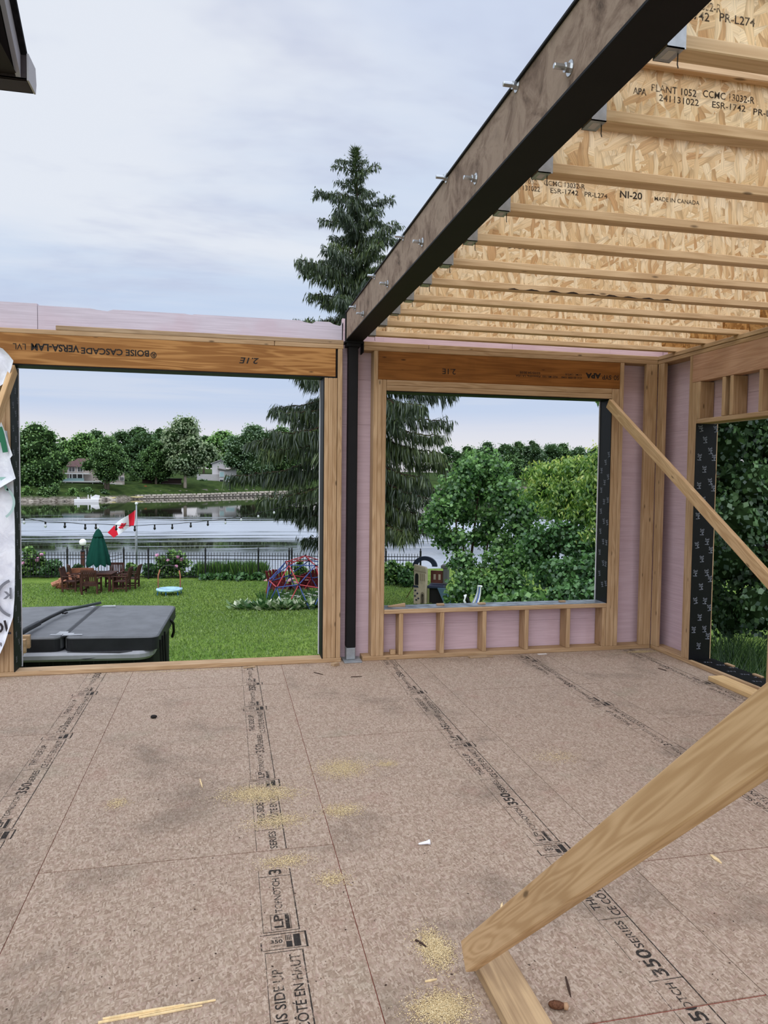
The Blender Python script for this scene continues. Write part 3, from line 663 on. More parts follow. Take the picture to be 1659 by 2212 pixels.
nt.links.new(g.ramp(g.n('ShaderNodeAttribute', attribute_name='shade').outputs['Fac'], [(0, S(190,164,118)), (.5, S(214,192,146)), (1, S(230,212,170))]), b.inputs['Base Color']); SAW = m
sawdust(560, 1716, .17, .09, 3600, 1, 'largest yellow sawdust patch across the printed band'); sawdust(740, 1660, .13, .12, 2400, 2, 'sawdust patch right of the seam near the printed band')
sawdust(590, 1775, .12, .07, 1300, 3, 'thin sawdust streak below the largest patch'); sawdust(735, 1750, .09, .06, 1000, 4, 'small sawdust patch on the seam'); sawdust(612, 1862, .09, .05, 700, 5, 'faint sawdust below the cross seam')
sawdust(938, 2050, .05, .09, 2000, 6, 'sawdust heap left of the foreground brace foot', .1); sawdust(950, 2175, .08, .06, 2600, 7, 'sawdust spread left of the foreground plank'); sawdust(255, 1735, .05, .05, 350, 8, 'faint sawdust beside the left seam'); sawdust(1205, 1635, .12, .09, 500, 9, 'faint sawdust in the middle of the floor'); sawdust(835, 1650, .06, .04, 350, 10, 'tiny sawdust trace right of the seam'); sawdust(715, 1900, .06, .05, 500, 11, 'tiny sawdust trace left of the second seam')
sawdust(1000, 1413, .8, .03, 900, 12, 'sawdust along the window wall bottom plate'); sawdust(1385, 1408, .14, .04, 1200, 13, 'sawdust and chips in the right wall corner'); sawdust(400, 1449, .6, .02, 700, 14, 'sawdust along the patio door plate')
def specks():
    rng = np.random.default_rng(20); n = 1700
    X = rng.uniform(-2.4, 3.9, n); Y = -4.6+4.5*rng.random(n)
    ang = rng.random(n)*2*PI; L = .003+.010*rng.random(n)**3
    base = np.stack([X, Y, .0012+0*X], 1); ax = np.stack([np.cos(ang), np.sin(ang), 0*X], 1)*L[:,None]; sd = np.stack([-np.sin(ang), np.cos(ang), 0*X], 1)*(.0012+.003*rng.random((n, 1)))
    tag(kite_mesh('debris_crumbs', base, ax, sd, TWIG, rng.random(n), None), 'dark crumbs of debris strewn over the subfloor', 'debris', kind='stuff')
specks()
# ================================================================== HOUSE WRAP AND EAVE
def wrap_mat():
    m, nt, b = newmat('white_house_wrap', S(222,224,232), .5, 0, .3); g = G(nt); tc = g.n('ShaderNodeTexCoord').outputs['Object']
    n = g.noise(tc, 9, 4, .6, .5); nt.links.new(g.mix(g.step(n, .3, .7), S(206,208,218), S(232,234,240)), b.inputs['Base Color']); nt.links.new(g.bump(n, .5, .02), b.inputs['Normal'])
    return m
WRAP = wrap_mat()
hw = empty('house_wrap', (-2.0, -.08, .03), 'torn sheet of white printed house wrap hanging at the left edge', 'house wrap')
def sheet(edge, xl, y, amp, seed, name):
    """edge: list of (px,py) down the free right-hand edge"""
    pts = [ony(px, py, y) for px, py in edge]; n = 12; mb = MB(); rng = random.Random(seed)
    for r_, p in enumerate(pts):
        for i in range(n+1):
            t = i/n; x = xl+(p.x-xl)*t
            mb.v.append((x, y-amp*math.sin(t*7+p.z*2.3+seed)-amp*.6*math.sin(t*15-p.z*4)-(.03*t if i == n else 0), max(.02, p.z+.01*math.sin(t*9+seed)-(.22*(1-t) if r_ == len(pts)-1 and name == 'lower_sheet' else 0))))
    for r in range(len(pts)-1):
        for i in range(n):
            a0 = r*(n+1)+i; mb.f.append((a0, a0+1, a0+n+2, a0+n+1))
    return mb.build(name, WRAP, hw, True)
sheet([(18, 930), (24, 975), (31, 1040), (33, 1130), (34, 1215), (33.5, 1290), (31, 1330), (25, 1349), (14, 1385), (4, 1408), (-8, 1416)], -2.1, -.05, .012, 1, 'lower_sheet')
sheet([(5, 906), (13, 925), (24, 960), (31, 981), (25, 988), (37, 1031), (16, 1043), (-6, 1056)], -2.1, -.095, .016, 2, 'upper_flap')
sheet([(-4, 752), (6, 756), (18, 768), (29, 782), (25, 797), (20, 812), (8, 832), (-8, 842)], -2.1, -.11, .02, 5, 'curled_flap')
INKW = plain('grey_wrap_print', S(120,122,130), .7); INKG = plain('green_wrap_print', S(44,112,80), .7); INKK = plain('black_wrap_print', S(44,38,42), .7)
def wraptext(s, px, py, cap, m, y=-.085, rot=0, bold=.03, nm='printed_letter'):
    c = ony(px, py, y); a = math.radians(rot)
    text_mesh(nm, s, cap, (c.x, y, c.z), (-math.cos(a), 0, -math.sin(a)), (-math.sin(a), 0, math.cos(a)), m, hw, None, bold=bold)
wraptext('k', 27, 1293, .09, INKW); wraptext('JO', 20, 1362, .09, INKK, -.078, 12); wraptext('PP', 4, 1396, .03, INKK, -.09)
wraptext('P', 21, 974, .20, INKG, -.128, 10); wraptext('7', 22, 1060, .11, plain('pale_green_print', S(150,190,180), .7), -.08)
def arc(cx, cy, r, w, a0, a1, m, y=-.082):
    c = ony(cx, cy, y); mb = MB(); n = 18
    for i in range(n+1):
        a = math.radians(a0+(a1-a0)*i/n)
        for q in (r-w/2, r+w/2): mb.v.append((c.x+q*math.cos(a), y, c.z+q*math.sin(a)))
    for i in range(n): mb.f.append((2*i, 2*i+1, 2*i+3, 2*i+2))
    mb.build('printed_ring', m, hw)
arc(38, 1292, .15, .022, 112, 248, INKW); arc(-12, 1085, .14, .018, -55, 50, plain('pale_ring_print', S(170,196,192), .7), -.08)
ev = empty('roof_eave', (-1.6, -3.2, 3.36), 'dark soffit and gutter corner of the house roof at the top left', 'eave')
BR = plain('dark_brown_metal', S(44,34,34), .5, 0, .3, .2, 8)
e0 = onx(62, 140, -.84); e1 = onx(34, 0, -.84); sl = (e1.z-e0.z)/(e1.y-e0.y)
Y0, Z0 = -2.66, 3.37
MB().box(-4, -.86, Y0-.02, Y0+.10, Z0, Z0+.012).box(-4, -.86, Y0+.088, Y0+.10, Z0, Z0+.11).box(-4, -.86, Y0-.02, Y0-.008, Z0, Z0+.11).build('gutter', BR, ev, bevel=.003)
tag(MB().prism([(-.86, Y0-.02, Z0), (-.86, Y0+.10, Z0), (-.86, Y0+.115, Z0+.05), (-.86, Y0+.10, Z0+.115), (-.86, Y0-.02, Z0+.115)], (.008, 0, 0)).build('gutter_end_cap', plain('light_end_cap', S(168,166,168), .5), ev), 'pale gutter end cap')
Yb = -5.2
rz = lambda y, o: Z0+.05+o+sl*(y-Y0)
MB().quad((-4, Y0-.02, Z0+.02), (-.90, Y0-.02, Z0+.02), (-.90, Y0-.42, Z0+.02), (-4, Y0-.42, Z0+.02)).quad((-4, Y0-.42, Z0+.02), (-.95, Y0-.42, Z0+.02), (-.95, Y0-.42, rz(Y0-.42, 0)), (-4, Y0-.42, rz(Y0-.42, 0))).build('soffit', plain('dark_soffit', S(34,28,28), .7), ev)
MB().prism([(-.905, Y0-.02, rz(Y0, -.04)), (-.905, Y0-.02, rz(Y0, .06)), (-.905, Yb, rz(Yb, .06)), (-.905, Yb, rz(Yb, -.04))], (.02, 0, 0)).build('rake_board', plain('grey_rake_board', S(150,148,152), .6), ev)
MB().prism([(-4, Y0+.04, rz(Y0+.06, .06)), (-4, Y0+.04, rz(Y0+.06, .085)), (-4, Yb, rz(Yb, .085)), (-4, Yb, rz(Yb, .06))], (3.14, 0, 0)).build('shingle_edge', plain('black_shingle', S(26,25,28), .9, 0, .1, .4, 60), ev)
MB().prism([(-4, Y0-.03, rz(Y0, -.03)), (-4, Yb, rz(Yb, -.03)), (-4, Yb, rz(Yb, .05)), (-4, Y0-.03, rz(Y0, .05))], (3.09, 0, 0)).build('roof_underside', plain('dark_underside', S(30,25,26), .9), ev)
# ================================================================== GROUND, WATER, FAR BANK
LZ = [(-30, -1.3), (2, -1.3), (7, -1.62), (9.5, -1.82), (13, -2.3), (18.6, -2.95), (23.2, -3.08), (27.5, -3.12), (30.5, -3.22), (32.5, -3.7), (35, -4.9), (40, -6)]
def lawn_z(x, y):
    for (a, za), (b, zb) in zip(LZ, LZ[1:]):
        if y <= b: return za+(zb-za)*(y-a)/(b-a)
    return -6
def grass_mat():
    m, nt, b = newmat('lawn_grass', rough=.9, spec=.05); g = G(nt); tc = g.n('ShaderNodeTexCoord').outputs['Object']
    n = g.noise(tc, .9, 5, .65); n2 = g.noise(g.mapping(tc, sc=(1, .45, 1)), 14, 4, .7); n3 = g.noise(tc, .25, 3)
    c = g.mix(g.step(n2, .3, .7), S(74,102,38), S(134,158,76)); c = g.mix(g.math('MULTIPLY', g.step(n, .45, .7), .55), c, S(128,146,70))
    c = g.mix(g.math('MULTIPLY', g.step(n3, .45, .65), .4), c, S(70,112,40))
    nt.links.new(c, b.inputs['Base Color']); nt.links.new(g.bump(n2, .8, .06), b.inputs['Normal'])
    return m
LAWNM = grass_mat()
mb = MB(); xs = [-70+4*i for i in range(41)]; ys = [a for a, _ in LZ]
for y in ys:
    for x in xs: mb.v.append((x, y, lawn_z(x, y)))
nx = len(xs)
for j in range(len(ys)-1):
    for i in range(nx-1): mb.f.append((j*nx+i, j*nx+i+1, (j+1)*nx+i+1, (j+1)*nx+i))
tag(mb.build('lawn', LAWNM, None, True), 'green mown lawn sloping down to the river fence', 'lawn', kind='structure')
BLADE = leafmat('grass_blade', S(88,116,44), S(150,176,88), .4)
def blades(name, n, xr, yr, h, lab, seed, zf=lawn_z, wd=.006, lean=.45, mat=BLADE, keep=None):
    rng = np.random.default_rng(seed); X = rng.uniform(*xr, n); Y = rng.uniform(*yr, n)
    if keep is not None: k = keep(X, Y); X, Y = X[k], Y[k]; n = len(X)
    Z = np.array([zf(x, y) for x, y in zip(X, Y)])
    d = rng.normal(size=(n, 2))*lean; hh = h*(.5+rng.random(n)); ax = np.stack([d[:,0]*hh, d[:,1]*hh, hh], 1)
    ang = rng.random(n)*2*PI; sd = np.stack([np.cos(ang), np.sin(ang), 0*ang], 1)*wd
    o = kite_mesh(name, np.stack([X, Y, Z-.005], 1), ax, sd, mat, np.clip(rng.normal(.5, .22, n), 0, 1), None)
    return tag(o, lab, 'grass', kind='stuff')
def in_view(X, Y):
    u = X*math.cos(YAW)-(Y-CAM.y)*math.sin(YAW); w = X*math.sin(YAW)+(Y-CAM.y)*math.cos(YAW); q = u/w*FPX+CXP
    return (q > 20) & (q < 960)
blades('grass', 90000, (-9, 9), (4.5, 15), .05, 'short blades of the near lawn below the patio door', 31, keep=in_view, wd=.007)
blades('grass', 70000, (-10, 9), (15, 27), .06, 'short blades of the far lawn around the garden furniture', 32, keep=in_view, wd=.011)
# river
WZ = -4.5
def water_mat():
    m, nt, b = newmat('river_water', S(58,58,44), .06, 0, .5); g = G(nt); tc = g.n('ShaderNodeTexCoord').outputs['Object']
    b.inputs['IOR'].default_value = 1.33
    x, y, z = g.sep(tc)
    big = g.noise(g.mapping(tc, sc=(.016, .035, 1)), 1, 4, .6, .8)
    fine = g.noise(g.mapping(tc, sc=(.5, 1.4, 1)), 1, 4, .65); fine2 = g.noise(g.mapping(tc, sc=(.05, .16, 1)), 1, 4, .6, .4)
    streak = g.noise(g.mapping(tc, sc=(.045, .42, 1)), 1, 5, .68, .5)
    yy = g.math('ADD', y, g.math('MULTIPLY', x, .12))
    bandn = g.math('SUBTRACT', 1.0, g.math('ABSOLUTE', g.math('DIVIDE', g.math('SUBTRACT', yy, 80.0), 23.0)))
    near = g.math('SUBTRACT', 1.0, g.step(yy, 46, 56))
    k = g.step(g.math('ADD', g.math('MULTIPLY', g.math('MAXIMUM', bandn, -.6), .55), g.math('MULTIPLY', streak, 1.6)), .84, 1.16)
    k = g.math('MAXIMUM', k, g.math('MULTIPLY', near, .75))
    nt.links.new(g.math('MULTIPLY_ADD', k, .24, .03), b.inputs['Roughness'])
    bp = g.n('ShaderNodeBump'); bp.inputs['Distance'].default_value = .25
    g.put(bp.inputs['Height'], g.math('ADD', g.math('MULTIPLY', fine, .5), fine2)); g.put(bp.inputs['Strength'], g.math('MULTIPLY_ADD', k, .8, .006))
    nt.links.new(bp.outputs[0], b.inputs['Normal'])
    g.put(b.inputs['Base Color'], g.mix(k, S(40,40,31), S(176,183,192)))  # ripple band and near water painted paler, standing in for reflected sky
    return m
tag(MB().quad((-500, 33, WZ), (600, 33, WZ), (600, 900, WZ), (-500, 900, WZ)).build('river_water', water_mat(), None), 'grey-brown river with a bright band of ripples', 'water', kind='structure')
SHORE = [(-60, 1086), (40, 1084), (160, 1083), (300, 1078), (430, 1075), (570, 1070), (660, 1068), (840, 1062), (1000, 1058), (1150, 1054), (1330, 1049), (1560, 1045)]
SP = [onz(px, py, WZ) for px, py in SHORE]
def shore_y(px):
    for (a, ya), (b, yb) in zip(SHORE, SHORE[1:]):
        if px <= b: return ya+(yb-ya)*(px-a)/(b-a)
    return SHORE[-1][1]
def shore_depth(px): r = ray(px, shore_y(px)); return (WZ-CAM.z)/r.z
def bank_mat():
    m, nt, b = newmat('river_bank', rough=1, spec=.05); g = G(nt); tc = g.n('ShaderNodeTexCoord').outputs['Object']
    n = g.noise(tc, .35, 5, .7); n2 = g.noise(tc, 1.6, 4, .7); z = g.sep(tc)[2]
    c = g.mix(g.step(n, .35, .65), S(46,64,32), S(74,92,46)); rock = g.mix(g.step(n2, .35, .65), S(84,77,68), S(158,150,138))
    nt.links.new(g.mix(g.step(g.math('ADD', z, g.math('MULTIPLY', n, 1.6)), -3.3, -2.5), rock, c), b.inputs['Base Color']); nt.links.new(g.bump(n2, .8, .6), b.inputs['Normal'])
    return m
mb = MB(); ROWS = [(-2, -1.2), (1.5, .6), (6, 1.9), (14, 3.3), (40, 4.4), (140, 7), (420, 11)]
for q in SP:
    d = Vector((q.x-CAM.x, q.y-CAM.y, 0)).normalized()
    for o_, h in ROWS: mb.v.append((q.x+d.x*o_, q.y+d.y*o_, WZ+h))
nr = len(ROWS)
for i in range(len(SP)-1):
    for j in range(nr-1): mb.f.append((i*nr+j, (i+1)*nr+j, (i+1)*nr+j+1, i*nr+j+1))
tag(mb.build('far_bank', bank_mat(), None, True), 'far river bank rising behind the water', 'bank', kind='structure')
# ------------------------------------------------------------------ far trees
BARK = plain('grey_bark', S(112,100,88), .9, 0, .1, .3, 3); PBARK = plain('pale_bark', S(168,156,142), .9, 0, .1, .25, 2); DBARK = plain('dark_bark', S(58,46,38), .9, 0, .1, .3, 6)
GR = {'mid': leafmat('maple_leaf', S(80,118,60), S(134,172,96), .45), 'dark': leafmat('dark_tree_leaf', S(62,94,54), S(106,142,84), .45), 'willow': leafmat('willow_leaf', S(118,142,98), S(172,188,142), .45), 'bright': leafmat('bright_tree_leaf', S(96,142,62), S(152,192,104), .45), 'blue': leafmat('blue_green_leaf', S(90,120,88), S(138,166,120), .45)}
def far_tree(name, px, top, w, base, extra, mat, label, seed, bot=None, lumps=22, n=3200, trunk=None, group=None, size=None, bark=BARK, trunks=1, droop=.3):
    w *= 1.14; n = int(n*1.7); lumps = int(lumps*1.25)
    dep = shore_depth(px)+extra; b = at(px, base, dep); t = at(px, top, dep); s = dep/FPX
    t.x, t.y = t.x, t.y; R = w/2*s; H = t.z-b.z; cb = at(px, bot if bot else base-2, dep).z
    root = empty(name, b, label, 'tree', group)
    c = Vector((b.x, b.y, (cb+t.z)/2)); h = t.z-cb
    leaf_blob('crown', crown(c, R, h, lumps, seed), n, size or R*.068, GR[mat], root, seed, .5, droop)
    tr = MB()
    for k in range(trunks):
        dx = (k-(trunks-1)/2)*R*.16; tr.tube([(b.x+dx*.6, b.y, b.z-.6), (b.x+dx, b.y, b.z+H*.3), (b.x+dx*1.8, b.y, b.z+H*.7)], [R*.055+.1, R*.045+.06, R*.02], 7)
    tr.build('trunk', bark, root, True)
    return root
FT = 'far_tree'
far_tree('maple_tree', 82, 918, 106, 1062, 14, 'mid', 'big dark green tree on the far bank at the left edge of the patio door', 1, 1066, 40, 5200)
far_tree('maple_tree', 44, 932, 80, 1060, 22, 'blue', 'greyish green tree behind the big tree at the left edge', 2, 1062, 20, 2200)
far_tree('maple_tree', 231, 944, 78, 1060, 8, 'mid', 'round two-stemmed maple in front of the far house', 3, 1040, 36, 5200, trunks=2, bark=BARK)
far_tree('maple_tree', 182, 938, 84, 1050, 60, 'bright', 'bright green tree behind the far house roof at its left', 4, 1010, 24, 2800)
far_tree('maple_tree', 316, 940, 100, 1052, 40, 'dark', 'dark tall tree between the round maple and the willow', 5, 1040, 34, 4200)
far_tree('maple_tree', 337, 958, 72, 1058, 16, 'mid', 'mid green tree close left of the willow', 6, 1040, 24, 2800)
far_tree('willow_tree', 400, 912, 104, 1070, 9, 'willow', 'tall pale willow with a light trunk by the stone wall', 7, 1022, 38, 5600, bark=PBARK, droop=1.0)
far_tree('maple_tree', 480, 934, 92, 1042, 60, 'bright', 'mid green tree rising behind the grey gabled house', 8, 1010, 28, 3400)
far_tree('maple_tree', 548, 918, 96, 1050, 18, 'blue', 'tall grey-green tree right of the grey gabled house', 9, 1042, 36, 5000, trunks=2)
far_tree('maple_tree', 610, 925, 96, 1050, 24, 'mid', 'tall tree half hidden behind the spruce branches', 10, 1055, 30, 3600)
far_tree('young_tree', 285, 1014, 30, 1056, 30, 'mid', 'low rounded tree right of the far house', 12, 1054, 10, 900)
far_tree('bare_tree', 138, 940, 34, 1050, 70, 'blue', 'thin sparse tree left of the far house roof', 13, 1000, 7, 160)
ridge = [(150, 950, 70), (205, 932, 90), (262, 934, 80), (300, 926, 80), (345, 928, 80), (440, 938, 70), (470, 942, 60), (500, 945, 70), (650, 930, 90), (700, 940, 90)]
for i, (px, top, w) in enumerate(ridge):
    far_tree('treeline_tree', px, top, w, 1030, 120, 'dark', 'dark tree in the treeline behind the far houses', 40+i, 1012, 18, 1500, group='treeline behind the far houses')
ridge2 = [(965, 962, 60), (1010, 966, 70), (1052, 958, 70), (1090, 962, 80), (1118, 954, 50), (1150, 952, 60), (1190, 958, 66), (1215, 962, 60), (1250, 966, 80), (1290, 970, 80), (1100, 985, 60), (1160, 985, 60), (1220, 985, 60)]
for i, (px, top, w) in enumerate(ridge2):
    far_tree('treeline_tree', px, top, w, 1038, 25+(12*i) % 50, ('dark', 'mid', 'blue')[i % 3], 'rounded tree in the far treeline seen through the window', 60+i, 1036, 20, 1700, group='treeline seen through the window')
def far_bush(px, top, w, base, extra, mat, label, seed, n=700, name='bank_shrub'):
    dep = shore_depth(px)+extra; b = at(px, base, dep); t = at(px, top, dep); s = dep/FPX; R = w/2*s; h = t.z-b.z
    root = empty(name, b, label, 'shrub', 'shrubs on the far bank')
    leaf_blob('foliage', crown(Vector((b.x, b.y, b.z+h/2)), R, h*1.15, 9, seed, .9), n, R*.14, GR[mat], root, seed)
    MB().tube([(b.x, b.y, b.z-.3), (b.x, b.y, b.z+h*.5)], [.12, .05], 6).build('stem', DBARK, root)
UNDER = [(px_, 1036+3*(i_ % 3), 46, 1056+(i_ % 2), 34, 'dark', 'dark undergrowth bush in the belt behind the far bank houses', ) for i_, px_ in enumerate((120, 290, 318, 345, 372, 410, 436, 530, 552, 575, 600, 630, 660, 690))]
for i, a in enumerate(UNDER): far_bush(*a, 500+i, 520)
for i, a in enumerate(((58, 1050, 34, 1078, 4, 'bright', 'bright shrub at the left end of the far bank'), (92, 1052, 40, 1078, 4, 'mid', 'second shrub from the left on the far bank'), (118, 1046, 34, 1078, 4, 'mid', 'shrub under the big left tree by the bare path'), (156, 1056, 36, 1077, 4, 'bright', 'low bright shrub right of the bare path on the bank'), (188, 1054, 40, 1074, 6, 'mid', 'low shrub behind the white dock'), (222, 1060, 40, 1076, 5, 'dark', 'dark low shrub right of the white dock'), (305, 1040, 26, 1054, 26, 'mid', 'small round shrub behind the red excavator'), (440, 1050, 40, 1058, 26, 'dark', 'clipped dark hedge below the grey gabled house'), (500, 1049, 50, 1058, 26, 'dark', 'dark hedge right of the grey gabled house foot'), (560, 1044, 40, 1062, 12, 'dark', 'dark shrub under the tall grey-green tree'))):
    far_bush(*a, 200+i)
# ------------------------------------------------------------------ far houses
def frame(px, base, extra):
    dep = shore_depth(px)+extra; b = at(px, base, dep)
    uy = Vector((b.x-CAM.x, b.y-CAM.y, 0)).normalized(); ux = Vector((uy.y, -uy.x, 0))
    return b, dep/FPX*uy.dot(_f.normalized()), ux, uy
def fbox(mb, F, x0, x1, y0, y1, d0, d1):
    """x,y in metres right / up from the anchor, d metres back"""
    b, s, ux, uy = F; c = b+ux*(x0+x1)/2+uy*(d0+d1)/2+Vector((0,0,(y0+y1)/2))
    return mb.obox(c, ux*(x1-x0)/2, uy*(d1-d0)/2, Vector((0,0,(y1-y0)/2)))
BEIGE = plain('beige_siding', S(176,166,158), .8, 0, .1, .08, 1); ROOF = plain('brown_shingles', S(98,78,76), .9, 0, .1, .15, 2); GLASS = plain('dark_window_glass', S(34,38,44), .1, 0, .6); TRIMW = plain('white_trim', S(226,226,226), .6); GLASSB = plain('pale_window_glass', S(150,182,186), .15, 0, .6)
F = frame(132, 1055, 22); s = F[1]; P = lambda px: (px-132)*s; Q = lambda py: (1055-py)*s
ha = empty('house', F[0], 'beige two-storey house with brown roof and white balcony across the river', 'house')
mb = MB(); fbox(mb, F, P(146), P(275), 0, Q(1003), 1.5, 12); mb.build('wall', BEIGE, ha)
b, _, ux, uy = F
rp = lambda x, y, d: b+ux*x+uy*d+Vector((0,0,y))
mb = MB(); mb.add([rp(P(143), Q(1003.5), .9), rp(P(278), Q(1003.5), .9), rp(P(278), Q(1003.5), 12.6), rp(P(143), Q(1003.5), 12.6), rp(P(170), Q(982), 7), rp(P(258), Q(982), 7)], [(0,1,5,4), (1,2,5), (2,3,4,5), (3,0,4), (0,3,2,1)])
mb.add([rp(P(143), Q(1003), .9), rp(P(165), Q(1003), .9), rp(P(165), Q(988.5), 5), rp(P(148), Q(988.5), 5)], [(0,1,2,3)]); mb.build('roof', ROOF, ha)
for x0, x1, y0, y1 in ((148.5, 163, 1015.5, 1004), (168, 180, 1015.5, 1004), (252, 262, 1036, 1026), (264, 274, 1036, 1026)):
    f = MB(); fbox(f, F, P(x0), P(x1), Q(y0), Q(y1), 1.35, 1.5); f = f.build('window', TRIMW, ha)
    for k in (0, 1):
        xa = x0+1.2+k*(x1-x0-1.2)/2; g_ = MB(); fbox(g_, F, P(xa), P(xa+(x1-x0)/2-1.6), Q(y0-1), Q(y1+1), 1.3, 1.36); g_.build('pane', GLASS, f)
mb = MB(); fbox(mb, F, P(149), P(182), Q(1036), Q(1022), 1.3, 1.45); fbox(mb, F, P(146), P(196), Q(1054), Q(1041), 1.3, 1.45); mb.build('patio_glass', GLASS, ha)
mb = MB(); fbox(mb, F, P(133), P(240), Q(1040), Q(1037), -1.5, 1.5); fbox(mb, F, P(140), P(196), Q(1021), Q(1018), -.5, 1.5); mb.build('balcony', TRIMW, ha)
for x, y0, y1 in ((141, 1055, 1037), (155, 1055, 1018), (149, 1037, 1020), (178.5, 1037, 1018), (200, 1055, 1039), (225, 1055, 1040), (166, 1037, 1020)):
    mb = MB(); fbox(mb, F, P(x), P(x+1.9), Q(y0), Q(y1), -1.2, -.8); mb.build('post', TRIMW, ha)
mb = MB(); fbox(mb, F, P(134), P(182), Q(1031.2), Q(1030.4), -1.3, -1.2); fbox(mb, F, P(134), P(182), Q(1037), Q(1031), -1.27, -1.23); mb.build('railing', GLASSB, ha)
mb = MB(); fbox(mb, F, P(240), P(270), Q(1055), Q(1041), .9, 1.5); mb.build('lower_wall', plain('cream_wall', S(206,200,192), .8), ha)
mb = MB(); fbox(mb, F, P(242), P(254), Q(1054), Q(1043), .8, .9); mb.build('garden_door', TRIMW, ha)
mb = MB(); fbox(mb, F, P(243.5), P(252.5), Q(1053), Q(1044), .75, .8); mb.build('garden_door_glass', GLASS, ha)
for k in range(6):
    pass
mb = MB(); mb.add([rp(P(132), 0, -1), rp(P(134.5), 0, -1), rp(P(142), Q(1040), -1), rp(P(139.5), Q(1040), -1)], [(0,1,2,3)]); mb.build('stair', TRIMW, ha)
F = frame(480, 1050, 30); b, s, ux, uy = F; P = lambda px: (px-480)*s; Q = lambda py: (1050-py)*s
hb = empty('house', F[0], 'grey gabled house with a white chimney across the river', 'house')
GREY = plain('grey_stucco', S(178,176,178), .8, 0, .1, .06, 1)
mb = MB(); fbox(mb, F, P(474), P(511), 0, Q(1013), 0, 14); mb.add([rp(P(460), Q(1050), 1) for _ in ()], []); mb.build('wall', GREY, hb)
rp = lambda x, y, d: b+ux*x+uy*d+Vector((0,0,y))
MB().prism([rp(P(458), 0, 3), rp(P(488), 0, 3), rp(P(488), Q(997), 3), rp(P(477), Q(991.5), 3), rp(P(458), Q(999), 3)], uy*9).build('gable_wall', plain('pale_stucco', S(204,202,206), .8), hb)
MB().prism([rp(P(455), Q(999.5), 2.4), rp(P(477), Q(990.3), 2.4), rp(P(490), Q(997.3), 2.4), rp(P(490), Q(998.7), 2.4), rp(P(477), Q(992), 2.4), rp(P(455), Q(1001), 2.4)], uy*10).build('roof', plain('light_roof', S(168,166,172), .9), hb)
MB().prism([rp(P(470), Q(1010), -.6), rp(P(487), Q(1013.5), -.6), rp(P(512), Q(1009), -.6), rp(P(512), Q(1011), -.6), rp(P(487), Q(1015.5), -.6), rp(P(470), Q(1012), -.6)], uy*4).build('lower_roof', plain('grey_roof', S(126,120,118), .9), hb)
mb = MB(); fbox(mb, F, P(485), P(493.5), Q(1003), Q(988.5), 3.5, 5); mb.build('chimney', TRIMW, hb)
mb = MB(); fbox(mb, F, P(486.5), P(488), Q(988.5), Q(982.5), 4, 4.4); fbox(mb, F, P(490), P(491.2), Q(988.5), Q(984.5), 4, 4.4); mb.build('chimney_pot', TRIMW, hb)
for x0, x1, y0, y1, mt in ((474, 484.5, 1030, 1018, GLASSB), (487.5, 507.5, 1038, 1028, GLASSB), (474, 483, 1046, 1035, GLASS)):
    f = MB(); fbox(f, F, P(x0), P(x1), Q(y0), Q(y1), -.15, 0); f = f.build('window', TRIMW, hb); g_ = MB(); fbox(g_, F, P(x0+.8), P(x1-.8), Q(y0-.7), Q(y1+.7), -.2, -.14); g_.build('pane', mt, f)
mb = MB(); fbox(mb, F, P(492), P(511.5), Q(1048), Q(1038.5), -.4, 0); mb.build('terrace_wall', TRIMW, hb)
mb = MB(); fbox(mb, F, P(425), P(474), 0, Q(1024), 2, 12); mb.build('side_wing', GREY, hb)
F = frame(370, 1054, 16); b, s, ux, uy = F; P = lambda px: (px-370)*s; Q = lambda py: (1054-py)*s
hc = empty('boathouse', F[0], 'low dark brown building under the trees left of the willow', 'house')
mb = MB(); fbox(mb, F, P(308), P(392), Q(1044), Q(1034), 0, 9); mb.build('upper_wall', plain('dark_brown_cladding', S(66,52,48), .9), hc)
mb = MB(); fbox(mb, F, P(335), P(392), 0, Q(1044), .2, 9); mb.build('lower_wall', plain('grey_concrete', S(150,142,134), .9), hc)
mb = MB(); fbox(mb, F, P(348), P(358), 0, Q(1045), .1, .2); mb.build('dark_door', GLASS, hc)
mb = MB(); fbox(mb, F, P(305), P(394), Q(1035), Q(1032.5), -.6, 9.5); mb.build('roof', plain('dark_flat_roof', S(54,48,46), .9), hc)
# stone walls, rocks, dock
STONE = plain('wall_stone', S(176,168,156), .95, 0, .1, .22, .7); STONE2 = plain('wall_stone_dark', S(132,126,116), .95, 0, .1, .25, .7)
def stonewall(px0, px1, y0, y1, extra, step, lab, seed):
    rng = random.Random(seed); mb = MB(); a = at(px0, shore_y(px0), shore_depth(px0)); px = px0
    root = empty('retaining_wall', (a.x, a.y, WZ), lab, 'wall')
    while px < px1:
        w = step*(.7+.6*rng.random()); dy = y1-y0; rows = 2
        for r in range(rows):
            off = (r % 2)*w*.5; F = frame(px+off, shore_y(px+off), extra+r*.3); s = F[1]
            zb = .05+r*dy*s/2
            fbox(mb, F, 0, w*s*.96, zb, zb+dy*s/2*.95, 0, 2+rng.random()*.3)
        px += w
    mb.build('stone_blocks', STONE, root, bevel=.12)
stonewall(292, 690, 0, 9, .5, 9, 'pale block retaining wall along the far waterline', 1)
def tier(px0, px1, yt, yb, extra, step, lab, seed):
    rng = random.Random(seed); mb = MB(); px = px0; F0 = frame(px0, yb, extra); root = empty('retaining_wall', F0[0], lab, 'wall')
    while px < px1:
        w = step*(.7+.6*rng.random()); F = frame(px, yb, extra); s = F[1]; fbox(mb, F, 0, w*s*.95, -.4, (yb-yt)*s*(.85+.25*rng.random()), 0, 1.6); px += w
    mb.build('stone_blocks', STONE2, root, bevel=.15)
tier(434, 548, 1057, 1065.5, 7, 12, 'upper grey block retaining wall below the grey gabled house', 2)
